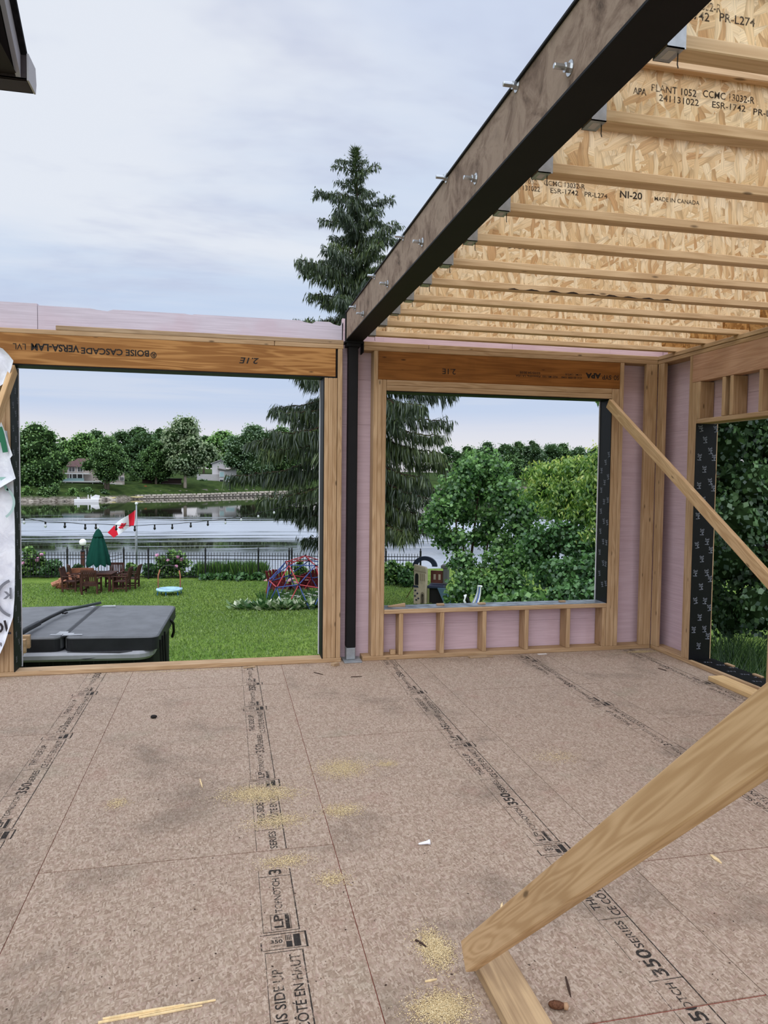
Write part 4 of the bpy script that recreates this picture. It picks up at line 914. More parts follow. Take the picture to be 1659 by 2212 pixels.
tier(330, 400, 1059, 1066.5, 6, 11, 'upper block wall left of the willow trunk', 3)
rng = random.Random(11)
for i in range(46):
    px = 45+i*6.2+rng.random()*4; extra = .3+rng.random()*4*(1.6 if px > 205 else .8); base = shore_y(px)-extra*.9
    if (160 < px < 214 and extra < 2) or px > 283: continue
    F = frame(px, base, extra); r = .3+.55*rng.random()*(1.3 if px > 205 else .8)
    o = MB().ball((0,0,0), (r*1.3, r, r*.75), 9, 6, .35, i).build('shore_rock', STONE if i % 2 else STONE2, None); o.location = (F[0].x, F[0].y, F[0].z)
    tag(o, 'pale boulder among the rocks along the far waterline', 'rock', 'rocks along the far waterline')
F = frame(160, 1084.5, -5); b, s, ux, uy = F; P = lambda px: (px-160)*s; Q = lambda py: (1084.5-py)*s
dk = empty('dock', F[0], 'white floating dock with upright pipes at the far shore', 'dock')
mb = MB(); fbox(mb, F, P(160), P(214), -.05, .55, 0, 3); mb.build('deck', TRIMW, dk)
for x, t, w in ((167, 1072.5, 1.7), (170, 1073, 1.7), (190, 1067.5, 1.8), (196.5, 1067.5, 1.7), (199.5, 1072, 1.5), (206, 1068.5, 2.2)):
    mb = MB(); fbox(mb, F, P(x), P(x+w), .3, Q(t), .8, 1.1); mb.build('pipe_post', TRIMW, dk)
mb = MB(); mb.prism([b+ux*P(196)+uy*.5+Vector((0,0,.5)), b+ux*P(215)+uy*.5+Vector((0,0,.5)), b+ux*P(217)+uy*.5+Vector((0,0,1.35)), b+ux*P(208)+uy*.5+Vector((0,0,1.5)), b+ux*P(198)+uy*.5+Vector((0,0,1.0))], uy*1.6)
wb = mb.build('water_bike', TRIMW, None); tag(wb, 'small white boat moored on the right end of the floating dock', 'boat')
F = frame(318, 1064, 11); b, s, ux, uy = F; P = lambda px: (px-318)*s; Q = lambda py: (1064-py)*s
ex = empty('mini_excavator', F[0], 'small red excavator on the far bank', 'excavator'); RED = plain('excavator_red', S(196,60,48), .5)
rp = lambda x, y, d=0: b+ux*P(x)+uy*d+Vector((0,0,Q(y)))
MB().bar(rp(321, 1057), rp(314, 1049.5), .45).bar(rp(314, 1050), rp(307.5, 1053), .4).build('boom', RED, ex); MB().bar(rp(307.5, 1053), rp(311, 1061), .35).build('dipper_arm', RED, ex)
MB().prism([rp(309.5, 1060), rp(313, 1060), rp(312, 1064), rp(308.5, 1063)], uy*.9).build('bucket', plain('bucket_dark', S(70,56,52), .7), ex)
mb = MB(); fbox(mb, F, P(320), P(330), Q(1061.5), Q(1056), -.5, 1); mb.build('body', RED, ex); mb = MB(); fbox(mb, F, P(319), P(331), 0, Q(1061.5), -.7, 1.2); mb.build('track', plain('track_dark', S(46,42,42), .8), ex)
F = frame(287, 1058, 16); b, s, ux, uy = F
pu = empty('garden_umbrella', F[0], 'pale green umbrella on the far bank right of the beige house', 'umbrella')
MB().lathe([(1.05, 9.6*s), (.9, 10.2*s), (.06, 11.3*s)], b, 12).build('canopy', plain('pale_green_cloth', S(186,204,188), .8), pu); MB().tube([b, b+Vector((0,0,10*s))], .05, 6).build('pole', TRIMW, pu)
mb = MB(); fbox(mb, (b+uy*-1.5, s, ux, uy), -1.0, .95, 0, .6, 0, 1); tag(mb.build('green_crate', plain('pale_green_crate', S(150,178,148), .8), None), 'pale green upturned boat under the pale green umbrella', 'boat')
for px0, px1, lab in ((236, 252, 'yellow kayak lying on the rocks, left one'), (281, 312, 'yellow kayak lying on the rocks left of the stone wall')):
    F = frame(px0, shore_y(px0)-1.2, 1); s = F[1]; L = (px1-px0)*s
    mb = MB(); b, _, ux, uy = F; mb.add([], [])
    ring = []
    for i in range(9):
        t = i/8; w = math.sin(PI*t)**.6*.42+.01; c = b+ux*L*t+Vector((0,0,.35+.15*abs(t-.5)*2))
        for a_ in range(6): an = 2*PI*a_/6; mb.v.append(tuple(c+uy*w*math.cos(an)+Vector((0,0,w*.5*math.sin(an)))))
    for i in range(8):
        for a_ in range(6): q0 = i*6+a_; q1 = i*6+(a_+1) % 6; mb.f.append((q0, q1, q1+6, q0+6))
    tag(mb.build('kayak', plain('kayak_yellow', S(206,192,136), .6), None, True), lab, 'kayak')
# little floats on the river
# ================================================================== GARDEN
IRON = plain('black_iron', S(20,20,22), .45, 0, .4)
def fpt(px, y=28):                                                 # fence line, slightly oblique to the house
    r = ray(px, 1250); A = Vector((-9.25, 29.1, 0)); Bv = Vector((8.7, 25.6, 0)); d = Bv-A
    # intersect the sight line's ground track with the fence line
    det = r.x*(-d.y)+d.x*r.y; q = A-CAM; t = (q.x*(-d.y)+d.x*q.y)/det
    p = CAM+r*t; return Vector((p.x, p.y, lawn_z(p.x, p.y)))
fe = empty('iron_fence', fpt(420), 'black wrought iron picket fence along the river edge of the lawn', 'fence')
PXS = [-40, 33, 92, 145.9, 189, 267.7, 320.7, 382, 443.8, 501, 558, 624.5, 630, 692, 760, 833, 907.7]
FH = 1.18
ga = None
for i, px in enumerate(PXS):
    p = fpt(px); h = FH+.14
    par = fe
    mb = MB().box(p.x-.038, p.x+.038, p.y-.038, p.y+.038, p.z-.1, p.z+h).lathe([(.05, h), (.05, h+.03), (.02, h+.05), (.04, h+.09), (.002, h+.17)], p, 8)
    if px not in (92, 382, 501, 760): mb.build('post', IRON, fe)
    if i == len(PXS)-1: continue
    q = fpt(PXS[i+1]); L = (q-p).length
    if L < .5: continue
    gate = (px == 189)
    par = fe
    if gate: par = ga = empty('garden_gate', (p+q)/2, 'arched double-railed gate in the black iron fence behind the green umbrella', 'gate')
    d = (q-p)/L
    for hz in (FH-.10, FH-.26, .12):
        if gate and hz > .5:
            pts = [p+(q-p)*(.05+.9*k/12)+Vector((0,0,hz+.10*(abs(k-6)/6)**2-.06)) for k in range(13)]; MB().tube(pts, .016, 5).build('rail', IRON, par)
        else: MB().bar(p+Vector((0,0,hz)), q+Vector((0,0,hz)), .03, .034).build('rail', IRON, par)
    n = max(3, int(L/.125)); mb = MB()
    for k in range(1, n):
        c = p+(q-p)*k/n; mb.box(c.x-.011, c.x+.011, c.y-.011, c.y+.011, c.z+.05, c.z+FH-.01); mb.lathe([(.016, FH-.01), (.001, FH+.07)], c, 4)
    mb.build('picket_panel', IRON, par)
WOODB = wood('dark_stained_garden_wood', S(92,58,48), S(54,34,28), 2, False, .6)
RFT = plain('terracotta', S(150,84,62), .8)
# table, chairs, parasol
TC = at(213, 1268, 29.2); TC.z = lawn_z(TC.x, TC.y)
RZ0 = -YAW*.6
ta = empty('patio_table', TC, 'dark wooden slatted patio table with the closed green umbrella through it', 'table', rz=RZ0)
mb = MB()
for k in range(9): mb.box(-.66, .66, -.5+.112*k, -.5+.112*k+.1, .70, .735)
mb.build('table_top', WOODB, ta, local=True)
mb = MB().box(-.59, .59, -.42, -.38, .60, .70).box(-.59, .59, .38, .42, .60, .70).box(-.61, -.57, -.42, .42, .60, .70).box(.57, .61, -.42, .42, .60, .70); mb.build('apron', WOODB, ta, local=True)
for sx in (-1, 1):
    for sy in (-1, 1): MB().box(sx*.55-.045, sx*.55+.045, sy*.4-.045, sy*.4+.045, -.03, .70).build('leg', WOODB, ta, local=True)
def make_chair(label):
    t = empty('patio_chair', (0,0,0), label, 'chair', 'wooden patio chairs around the table')
    mb = MB()
    for k in range(6): mb.box(-.27, .27, -.25+.085*k, -.25+.085*k+.07, .40, .425)
    mb.build('seat', WOODB, t, local=True)
    mb = MB().bar((-.27, .25, .40), (-.27, .36, .93), .05).bar((.27, .25, .40), (.27, .36, .93), .05).bar((-.29, .365, .93), (.29, .365, .93), .035, .09).bar((-.27, .27, .50), (.27, .27, .50), .03, .06)
    for k in range(7): x = -.21+.07*k; mb.bar((x, .268, .50), (x, .36, .90), .045, .018)
    mb.build('backrest', WOODB, t, local=True)
    for sx in (-1, 1):
        MB().box(sx*.29-.03, sx*.29+.03, -.29, -.23, -.03, .62).build('leg', WOODB, t, local=True); MB().box(sx*.29-.03, sx*.29+.03, .22, .28, -.03, .62).build('leg', WOODB, t, local=True)
        MB().box(sx*.29-.045, sx*.29+.045, -.33, .30, .62, .65).build('armrest', WOODB, t, local=True)
    MB().box(-.27, .27, -.27, -.24, .33, .40).box(-.27, .27, .23, .26, .33, .40).box(-.30, -.27, -.25, .25, .13, .18).box(.27, .30, -.25, .25, .13, .18).build('seat_frame', WOODB, t, local=True)
    return t
def loc(dx, dy):
    c, s_ = math.cos(RZ0), math.sin(RZ0); x = TC.x+dx*c-dy*s_; y = TC.y+dx*s_+dy*c; return (x, y, lawn_z(x, y))
ch = make_chair('wooden patio chair with its back to the house at the near side of the table')
ch.location = loc(.0, -.9); ch.rotation_euler = (0, 0, RZ0+PI)
for dx, dy, rz_, lab in ((-.98, -.25, PI/2, 'wooden patio armchair at the left end of the table beside the firewood'), (-1.05, .75, PI/2+.5, 'wooden patio chair behind the firewood, left rear of the table'), (.35, 1.05, 0, 'wooden patio chair at the far side of the table facing the house'), (.98, -.25, -PI/2, 'wooden patio armchair at the right end of the table, nearer one'), (1.12, .62, -PI/2, 'wooden patio armchair at the right end of the table, farther one')):
    c = copy_tree(ch); c.location = loc(dx, dy); c.rotation_euler = (0, 0, RZ0+rz_); c['label'] = lab
    if c.get('x'): pass
um = empty('patio_umbrella', TC, 'closed dark green patio umbrella standing in the wooden table', 'umbrella')
GRN = plain('dark_green_canvas', S(20,66,56), .85, 0, .1, .15, 3)
mb = MB(); n = 32; prof = [(.40, 1.03), (.42, 1.10), (.37, 1.4), (.29, 1.75), (.20, 2.1), (.12, 2.3)]
for r, z in prof:
    for k in range(n):
        a_ = 2*PI*k/n; q = r*(1+.16*math.cos(a_*8)*(1 if r > .14 else .4)); zz = z-(.06*math.cos(a_*8) if z < 1.05 else 0); mb.v.append((TC.x+q*math.cos(a_), TC.y+q*math.sin(a_), TC.z+zz))
for i in range(len(prof)-1):
    for k in range(n): a0 = i*n+k; a1 = i*n+(k+1) % n; mb.f.append((a0, a1, a1+n, a0+n))
mb.build('canopy', GRN, um, True)
MB().lathe([(.21, 2.17), (.20, 2.22), (.09, 2.44), (.02, 2.50)], TC, 16).build('vent_cap', GRN, um, True)
MB().tube([TC+Vector((0,0,.74)), TC+Vector((0,0,2.5))], .022, 8).build('pole', plain('umbrella_pole', S(168,150,132), .5), um)
MB().lathe([(.012, 2.5), (.035, 2.53), (.03, 2.57), (.002, 2.6)], TC, 10).build('finial', WHITE, um)
# firewood beside the left chair
fw = at(144, 1274, 29.6); fw.z = lawn_z(fw.x, fw.y)
WENDS = plain('split_wood', S(176,124,100), .9, 0, .1, .35, 8); WREED = plain('wood_bark', S(112,72,52), .9, 0, .1, .3, 8)
rng = random.Random(5); labs = ['split log on top of the firewood heap beside the left patio chair', 'split log in the middle of the firewood heap', 'split log at the left of the firewood heap', 'split log at the bottom of the firewood heap', 'split log leaning on the right of the firewood heap', 'short split log at the front of the firewood heap', 'thin split log across the firewood heap', 'split log at the back of the firewood heap']
for i, (dx, dy, dz, ln) in enumerate(((.25, .25, .60, .8), (.0, .1, .42, .6), (-.32, 0, .25, .5), (-.15, -.05, .10, .5), (.45, .2, .42, .8), (-.05, -.18, .28, .35), (.55, .3, .7, .9), (.2, .4, .2, .7))):
    a_ = rng.uniform(-.5, .5); tl = rng.uniform(-.1, .35); d = Vector((math.cos(a_)*ln/2, math.sin(a_)*ln/2, tl*ln/2)); c = fw+Vector((dx, dy, dz))
    tag(MB().tube([c-d, c, c+d], [.10, .115, .10], 7).build('firewood_log', WENDS if i % 3 else WREED, None), labs[i], 'log', 'firewood heap by the patio chairs')
# lamp post, flag pole, flag
lp = fpt(180)+Vector((0, 2.0, 0)); lp = at(179.5, 1252, (lp-CAM).dot(_f)); lp.z = lawn_z(lp.x, lp.y)
ZT = at(179.5, 1171, (lp-CAM).dot(_f)).z
la = empty('lamp_post', lp, 'brown lamp post with a white globe beyond the fence', 'lamp')
MB().box(lp.x-.09, lp.x+.09, lp.y-.09, lp.y+.09, lp.z-.3, ZT-.45).build('post', plain('brown_post', S(92,56,46), .7, 0, .2, .2, 6), la)
MB().lathe([(.10, -.47), (.12, -.43), (.045, -.36), (.05, -.16), (.08, -.12)], (lp.x, lp.y, ZT), 12).build('collar', IRON, la)
m, nt, b = newmat('opal_globe', S(244,244,240), .3); b.inputs['Emission Color'].default_value = (1,1,1,1); b.inputs['Emission Strength'].default_value = .12
MB().ball((lp.x, lp.y, ZT), .165, 18, 12).build('globe', m, la, True)
fp = at(295.5, 1244, 34.0); zt = at(296, 1090, 34.0).z; fp.z = lawn_z(fp.x, fp.y)
po = empty('flag_pole', fp, 'slim grey flag pole beyond the fence', 'pole')
MB().tube([fp+Vector((0,0,-.3)), Vector((fp.x, fp.y, zt))], [.05, .035], 10).build('pole', plain('grey_aluminium', S(150,156,160), .4, .5), po, True)
MB().ball((fp.x, fp.y, zt+.06), .07, 12, 8).build('ball_finial', WHITE, po, True)
MB().tube([Vector((fp.x-.06, fp.y-.03, zt-.25)), Vector((fp.x-.06, fp.y-.03, fp.z+.9))], .006, 4).build('halyard', WHITE, po)
FRED = plain('flag_red', S(212,40,58), .8, 0, .1); FWHT = plain('flag_white', S(234,234,238), .8, 0, .1)
# the flag: u along the fly (0 at the hoist), v up the hoist; hangs down and away to the left
c00 = at(293, 1101, 33.9); c01 = at(289.5, 1135, 33.9); c10 = at(231.5, 1149, 33.6); c11 = at(245, 1163.5, 33.6)
def flagpt(u, v):
    top = c00.lerp(c10, u); bot = c01.lerp(c11, u); p = bot.lerp(top, v)
    return p+Vector((0, .12*math.sin(u*7+v*1.5), .05*math.sin(u*PI)*(1.2)+.03*math.sin(u*8+v*3)))
fl = empty('flag', flagpt(0, 0), 'red and white maple leaf flag fluttering left of the pole', 'flag')
def flagpatch(u0, u1, m, nm):
    mb = MB(); nu, nv = 12, 10
    for j in range(nv+1):
        for i in range(nu+1): mb.v.append(tuple(flagpt(u0+(u1-u0)*i/nu, j/nv)))
    for j in range(nv):
        for i in range(nu): a0 = j*(nu+1)+i; mb.f.append((a0, a0+1, a0+nu+2, a0+nu+1))
    mb.build(nm, m, fl, True)
flagpatch(0, .25, FRED, 'red_bar'); flagpatch(.25, .75, FWHT, 'white_field'); flagpatch(.75, 1, FRED, 'red_bar')
half = [(0, 1), (.13, .76), (.27, .83), (.21, .50), (.36, .64), (.40, .56), (.58, .60), (.51, .44), (.60, .38), (.32, .16), (.36, .04), (.05, .08), (.05, -.22)]
outl = half+[(-x, y) for x, y in reversed(half) if x > 0]
def maple():
    mb = MB(); cx, cy = .5, .44; sx, sy = .30, .46
    cen = (0, .35)
    tri = []
    for i in range(len(outl)):
        a_, b_ = outl[i], outl[(i+1) % len(outl)]; N_ = 4
        for side in (-1, 1):
            pts = []
            for q in (cen, a_, b_):
                p = flagpt(cx+sx*q[0]*.9, cy+sy*(q[1]-.3)*.9); pts.append(p)
            nrm = (pts[1]-pts[0]).cross(pts[2]-pts[0])
            if nrm.length < 1e-9: continue
            # follow the cloth: subdivide towards the rim and lift a hair off each face
            K = 4; idx = {}
            for r in range(K+1):
                for c_ in range(K+1-r):
                    w1, w2 = r/K, c_/K; w0 = 1-w1-w2
                    qx = cen[0]*w0+a_[0]*w1+b_[0]*w2; qy = cen[1]*w0+a_[1]*w1+b_[1]*w2
                    p = flagpt(cx+sx*qx*.9, cy+sy*(qy-.3)*.9); idx[(r, c_)] = len(mb.v); mb.v.append((p.x, p.y+side*.018, p.z))
            for r in range(K):
                for c_ in range(K-r):
                    mb.f.append((idx[(r, c_)], idx[(r+1, c_)], idx[(r, c_+1)]))
                    if c_ < K-r-1: mb.f.append((idx[(r+1, c_)], idx[(r+1, c_+1)], idx[(r, c_+1)]))
    mb.build('maple_leaf', FRED, fl)
maple()
# mini trampoline
q = at(366, 1284, 28.2); q.z = lawn_z(q.x, q.y); BLU = plain('trampoline_blue', S(36,104,160), .5); PADM = plain('pale_blue_pad', S(168,206,222), .6, 0, .2, .2, 5); COPP = plain('copper_foam', S(176,112,88), .7)
tr = empty('mini_trampoline', q, 'small blue children trampoline with an arched handle on the lawn', 'trampoline')
MB().lathe([(.37, .235), (.37, .26), (.50, .25), (.50, .19), (.48, .18)], q, 28).build('edge_pad', PADM, tr, True)
MB().lathe([(.001, .228), (.375, .232)], q, 28).build('jump_mat', plain('mat_dark_blue', S(30,62,110), .6), tr)
for k in range(6):
    a_ = 2*PI*k/6+.3; MB().tube([q+Vector((.44*math.cos(a_), .44*math.sin(a_), .2)), q+Vector((.46*math.cos(a_), .46*math.sin(a_), -.02))], .02, 6).build('leg', BLU, tr)
hp = [q+Vector((-.43, .12, .2)), q+Vector((-.43, .12, .75)), q+Vector((-.36, .13, .98)), q+Vector((-.2, .14, 1.12)), q+Vector((0, .15, 1.15)), q+Vector((.2, .16, 1.10)), q+Vector((.36, .17, .93)), q+Vector((.4, .18, .72))]
MB().tube(hp[2:7], .02, 6).build('handle_bow', plain('dark_handle', S(60,56,56), .5), tr, True); MB().tube(hp[:3], .026, 6).build('handle_post', COPP, tr, True); MB().tube(hp[6:]+[q+Vector((.4, .18, .2))], .026, 6).build('handle_post', COPP, tr, True)
# climbing dome
q = at(659, 1306, 25.6); q.z = lawn_z(q.x, q.y)
dm = empty('climbing_dome', q, 'red and blue bar climbing dome standing in the flower bed', 'climbing frame')
DR = plain('dome_red', S(186,66,74), .5, 0, .4); DB = plain('dome_blue', S(58,82,150), .5, 0, .4); HUB = plain('dome_hub', S(30,30,44), .5)
phi = (1+5**.5)/2; iv = [Vector(v).normalized() for v in ((0,1,phi),(0,-1,phi),(0,1,-phi),(0,-1,-phi),(1,phi,0),(-1,phi,0),(1,-phi,0),(-1,-phi,0),(phi,0,1),(-phi,0,1),(phi,0,-1),(-phi,0,-1))]
rot = iv[0].rotation_difference(Vector((0,0,1))); iv = [Matrix.Rotation(.35, 3, 'Z') @ (rot @ v) for v in iv]
el = (iv[0]-iv[1]).length; E_ = [(i, j) for i in range(12) for j in range(i) if abs((iv[i]-iv[j]).length-min((iv[a]-iv[b]).length for a in range(12) for b in range(a))) < .01]
pts = list(iv); mid = {}
for i, j in E_: mid[(i, j)] = len(pts); pts.append(((iv[i]+iv[j])/2).normalized())
edges = set()
for i, j in E_: m_ = mid[(i, j)]; edges |= {(i, m_), (j, m_)}
for a_ in range(12):
    for b_ in range(a_):
        for c_ in range(b_):
            ms = [mid.get(k) for k in ((a_, b_), (a_, c_), (b_, c_))]
            if None not in ms: edges |= {(ms[0], ms[1]), (ms[0], ms[2]), (ms[1], ms[2])}
RD, HD = 1.50, 1.78
def dpt(v): return q+Vector((v.x*RD, v.y*RD, max(0, v.z)*HD))
used = set()
for i, j in sorted(edges):
    if pts[i].z < -.12 or pts[j].z < -.12: continue
    zz = (pts[i].z+pts[j].z)/2; flat_ = abs(pts[i].z-pts[j].z) < .05
    if flat_ and zz < .1: continue
    MB().tube([dpt(pts[i]), dpt(pts[j])], .019, 6).build('bar', (DR if (zz > .86 or (i*3+j) % 5 in (0, 2)) else DB), dm); used |= {i, j}
for i in used:
    if pts[i].z > .1: MB().ball(dpt(pts[i]), .042, 8, 5).build('hub', HUB, dm)
# red adirondack chairs
MAR = plain('maroon_plastic', S(112,34,48), .5, 0, .3)
def adirondack(lab):
    t = empty('adirondack_chair', (0,0,0), lab, 'chair', 'maroon adirondack chairs by the fence')
    mb = MB()
    for k in range(6): mb.bar((-.25+.1*k, .18, .30), (-.29+.116*k, .52, .98-.03*abs(k-2.5)), .09, .02)
    mb.bar((-.28, .30, .55), (.28, .30, .55), .03, .08); mb.build('backrest', MAR, t, local=True)
    mb = MB()
    for k in range(6): mb.bar((-.27, -.38+.1*k, .36-.018*k), (.27, -.38+.1*k, .36-.018*k), .09, .02)
    mb.build('seat', MAR, t, local=True)
    for sx in (-1, 1):
        tag(MB().box(sx*.36-.08, sx*.36+.08, -.45, .32, .54, .565).build('armrest', plain('bleached_pink', S(196,150,146), .6), t, local=True), 'bleached pale armrest')
        MB().box(sx*.3-.02, sx*.3+.02, -.42, -.30, -.02, .54).build('leg', MAR, t, local=True); MB().bar((sx*.3, -.35, .34), (sx*.3, .55, .02), .03, .11).build('leg', MAR, t, local=True)
    return t
ad = adirondack('maroon adirondack chair seen through the left of the climbing dome'); p = at(603, 1268, 28.0); ad.location = (p.x, p.y, lawn_z(p.x, p.y)); ad.rotation_euler = (0,0,PI-.35); ad.scale = (1.15,)*3
for px, rz_, lab in ((650, PI+.5, 'maroon adirondack chair seen through the middle of the climbing dome'), (686, PI-.1, 'maroon adirondack chair at the right of the dome beside the door jamb')):
    c = copy_tree(ad); p = at(px, 1268, 28.4); c.location = (p.x, p.y, lawn_z(p.x, p.y)); c.rotation_euler = (0,0,rz_); c['label'] = lab
ad2 = [o for o in D.objects if o.name.startswith('adirondack_chair')]; ad2[1].scale = (.98,)*3
# flower bed under the dome
blades('grass', 4200, (q.x-1.5, q.x+1.9), (q.y-1.0, q.y+1.2), .40, 'tall green blades growing inside the climbing dome', 50, wd=.018, lean=.35, mat=leafmat('tall_blade', S(48,88,34), S(104,146,66), .35))
HOS = leafmat('hosta_leaf', S(62,104,54), S(150,176,120), .3, S(222,228,200))
rng = random.Random(3); hosta0 = None
hl = ['leftmost', 'second from the left', 'third from the left', 'fourth from the left', 'fifth from the left', 'sixth from the left', 'seventh from the left', 'eighth from the left', 'ninth from the left', 'rightmost']
for i in range(10):
    px = 524+i*18.5; p = at(px, 1309+7*math.sin(i*PI/9)*(.9 if i < 6 else 1), 24.6-.6*math.sin(i*PI/9)); p.z = lawn_z(p.x, p.y)
    r2 = np.random.default_rng(80+i); n = 46; an = r2.random(n)*2*PI; el_ = .25+.8*r2.random(n); L = .22+.16*r2.random(n)
    ax = np.stack([np.cos(an)*np.cos(el_), np.sin(an)*np.cos(el_), np.sin(el_)*.9], 1)*L[:,None]; base = np.array(p)+ax*.55+np.stack([.08*r2.normal(size=n), .08*r2.normal(size=n), 0*an], 1)
    sd = np.stack([-np.sin(an), np.cos(an), .25*r2.normal(size=n)], 1)*(.075+.03*r2.random((n, 1)))
    root = empty('hosta_plant', p, 'variegated hosta at the dome bed edge, '+hl[i]+' of ten', 'plant', 'hostas edging the dome bed')
    kite_mesh('leaves', base, ax, sd, HOS, np.clip(r2.normal(.62, .28, n), 0, 1), root); MB().tube([p+Vector((0,0,-.02)), p+Vector((0,0,.14))], [.03, .015], 5).build('stem', GRN, root)
FLW = plain('white_petals', S(232,232,226), .7)
mb = MB(); rng = random.Random(8)
for k in range(46):
    c = Vector((q.x+rng.uniform(-1.0, 1.7), q.y+rng.uniform(-1.2, -.2), 0)); c.z = lawn_z(c.x, c.y)+.36+.2*rng.random()
    for a_ in range(5): t_ = a_*2*PI/5; mb.quad(c, c+Vector((.045*math.cos(t_-.4), .045*math.sin(t_-.4), .012)), c+Vector((.075*math.cos(t_), .075*math.sin(t_), .004)), c+Vector((.045*math.cos(t_+.4), .045*math.sin(t_+.4), .012)))
tag(mb.build('daisy_flowers', FLW, None), 'small white daisies flowering inside the climbing dome', 'flowers', kind='stuff')
# toy castle
q = at(922, 1296, 26.0); q.z = lawn_z(q.x, q.y); s = 26/FPX
TAN = plain('tan_plastic', S(176,162,140), .7, 0, .2, .12, 6); NAV = plain('navy_plastic', S(34,42,62), .6); TEAL = plain('slate_blue_plastic', S(58,84,98), .6); BRN = plain('brown_plastic', S(96,54,44), .6); MARS = plain('maroon_slide', S(110,42,48), .6); HOLE = plain('dark_opening', S(26,24,24), .9)
pl = empty('play_castle', q, 'tan plastic toy castle with navy arch and slide beside the lilac bush', 'playset', rz=-.45)
# local frame: x right, y back; built round the origin
MB().prism([(-.50,0,-.02),(-.02,-.14,-.02),(-.02,-.14,1.30),(-.05,-.14,1.36),(-.50,0,1.44)], (.06,.10,0)).build('tower_wall', TAN, pl, local=True, bevel=.02)
def pw(pts, nm, m): MB().prism([(x, -.0-.29*(x+.5)-.012, z) for x, z in pts], (.01,.02,0)).build(nm, m, pl, local=True)
arch = lambda x0, x1, z0, z1: [(x0, z0), (x1, z0)]+[((x0+x1)/2+(x1-x0)/2*math.cos(t*PI/6), z1+(x1-x0)/2*1.6*math.sin(t*PI/6)) for t in range(0, 7)]
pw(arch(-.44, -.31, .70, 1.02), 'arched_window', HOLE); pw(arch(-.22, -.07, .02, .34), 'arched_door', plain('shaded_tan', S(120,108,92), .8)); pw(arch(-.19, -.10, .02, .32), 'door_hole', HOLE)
for x in (-.24, -.17, -.10): pw([(x, .86), (x+.03, .86), (x+.03, 1.12), (x, 1.12)], 'slot', plain('slot_tan', S(136,122,102), .8))
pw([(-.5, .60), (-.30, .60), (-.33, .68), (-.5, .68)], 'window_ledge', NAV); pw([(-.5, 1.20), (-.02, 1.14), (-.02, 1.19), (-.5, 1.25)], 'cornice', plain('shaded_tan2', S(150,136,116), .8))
for x, z in ((-.42, .50), (-.34, .40), (-.43, .30), (-.38, .16), (-.30, .22)): MB().ball((x, -.29*(x+.5)-.03, z), (.035,.035,.03), 8, 6).build('climbing_grip', NAV, pl, local=True)
n = 14; mb = MB()
for i in range(n+1):
    t = PI*i/n
    for ro in (.27, .45):
        for y in (.02, .16): mb.v.append((-.12-ro*math.cos(t), y+.12, 1.36+ro*math.sin(t)*.8))
for i in range(n):
    a0 = i*4; b0 = a0+4; mb.f += [(a0, a0+2, b0+2, b0), (a0+1, b0+1, b0+3, a0+3), (a0+2, a0+3, b0+3, b0+2), (a0, b0, b0+1, a0+1)]
mb.build('navy_arch', NAV, pl, local=True)
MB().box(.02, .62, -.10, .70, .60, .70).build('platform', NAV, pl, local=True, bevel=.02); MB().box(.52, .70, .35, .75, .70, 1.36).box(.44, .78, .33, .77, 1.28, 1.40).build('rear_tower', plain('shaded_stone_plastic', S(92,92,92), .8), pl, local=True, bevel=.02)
MB().box(.05, .50, .45, .50, .72, 1.18).build('brown_panel', BRN, pl, local=True, bevel=.01); MB().box(.16, .24, .43, .45, .85, 1.05).box(.34, .42, .43, .45, .85, 1.05).build('panel_window', TAN, pl, local=True)
MB().prism([(.40,-.16,.62),(.70,-.16,.62),(1.02,-.30,.02),(.70,-.30,.02)], (0,.05,.03)).build('ladder_slide', TEAL, pl, local=True, bevel=.01); MB().prism([(-.48,.06,.70),(-.48,.40,.70),(-.80,.40,.16),(-.80,.06,.16)], (.03,0,.05)).build('red_slide', MARS, pl, local=True)
MB().box(.06, .60, .0, .6, -.02, .60).build('under_shade', HOLE, pl, local=True); MB().box(.03, .10, -.10, -.02, -.02, .60).build('support_leg', plain('olive_plastic', S(112,116,72), .7), pl, local=True)
# striped sling and its rope
q = at(1030, 1312, 15.5); 
sl_ = empty('sling_chair', q, 'white and blue striped sling seat showing above the window sill', 'hammock')
STR = [plain('sling_white', S(226,228,226), .8), plain('sling_blue', S(84,104,170), .8), plain('sling_sage', S(150,160,140), .8)]
path = [(1013, 1312), (1019, 1303), (1025, 1293), (1030, 1281), (1033, 1267)]; path2 = [(1030, 1312), (1034, 1303), (1037, 1293), (1039, 1281), (1039.5, 1267)]
for k, mi in enumerate((0, 2, 0, 1, 0, 2, 1, 0)):
    mb = MB(); t0, t1 = k/8, (k+1)/8
    for (a_, b_) in zip(path, path2):
        pa, pb = at(*a_, 15.5), at(*b_, 15.2)
        for t in (t0, t1): w_ = pa.lerp(pb, t); mb.v.append(tuple(w_+Vector((0, .12*math.sin(t*PI), 0))))
    for i in range(len(path)-1): mb.f.append((2*i, 2*i+1, 2*i+3, 2*i+2))
    mb.build('stripe_panel', STR[mi], sl_)
MB().tube([at(1033, 1266.5, 15.5), at(1040, 1266.5, 15.2)], .022, 8).build('spreader_bar', STR[0], sl_)
MB().tube([at(1008, 1290, 15.5), at(1013, 1300, 15.5), at(1022, 1310, 15.6), at(1030, 1322, 15.6)], .03, 6).build('dark_frame', IRON, sl_)
z0 = lawn_z(q.x, q.y)
MB().tube([at(1003, 1300, 15.5), Vector((at(1003, 1300, 15.5).x, at(1003, 1300, 15.5).y, z0-.02))], .03, 6).build('frame_leg', IRON, sl_); MB().tube([at(1026, 1318, 15.6), Vector((q.x, q.y, z0-.02))], .03, 6).build('frame_leg', IRON, sl_)
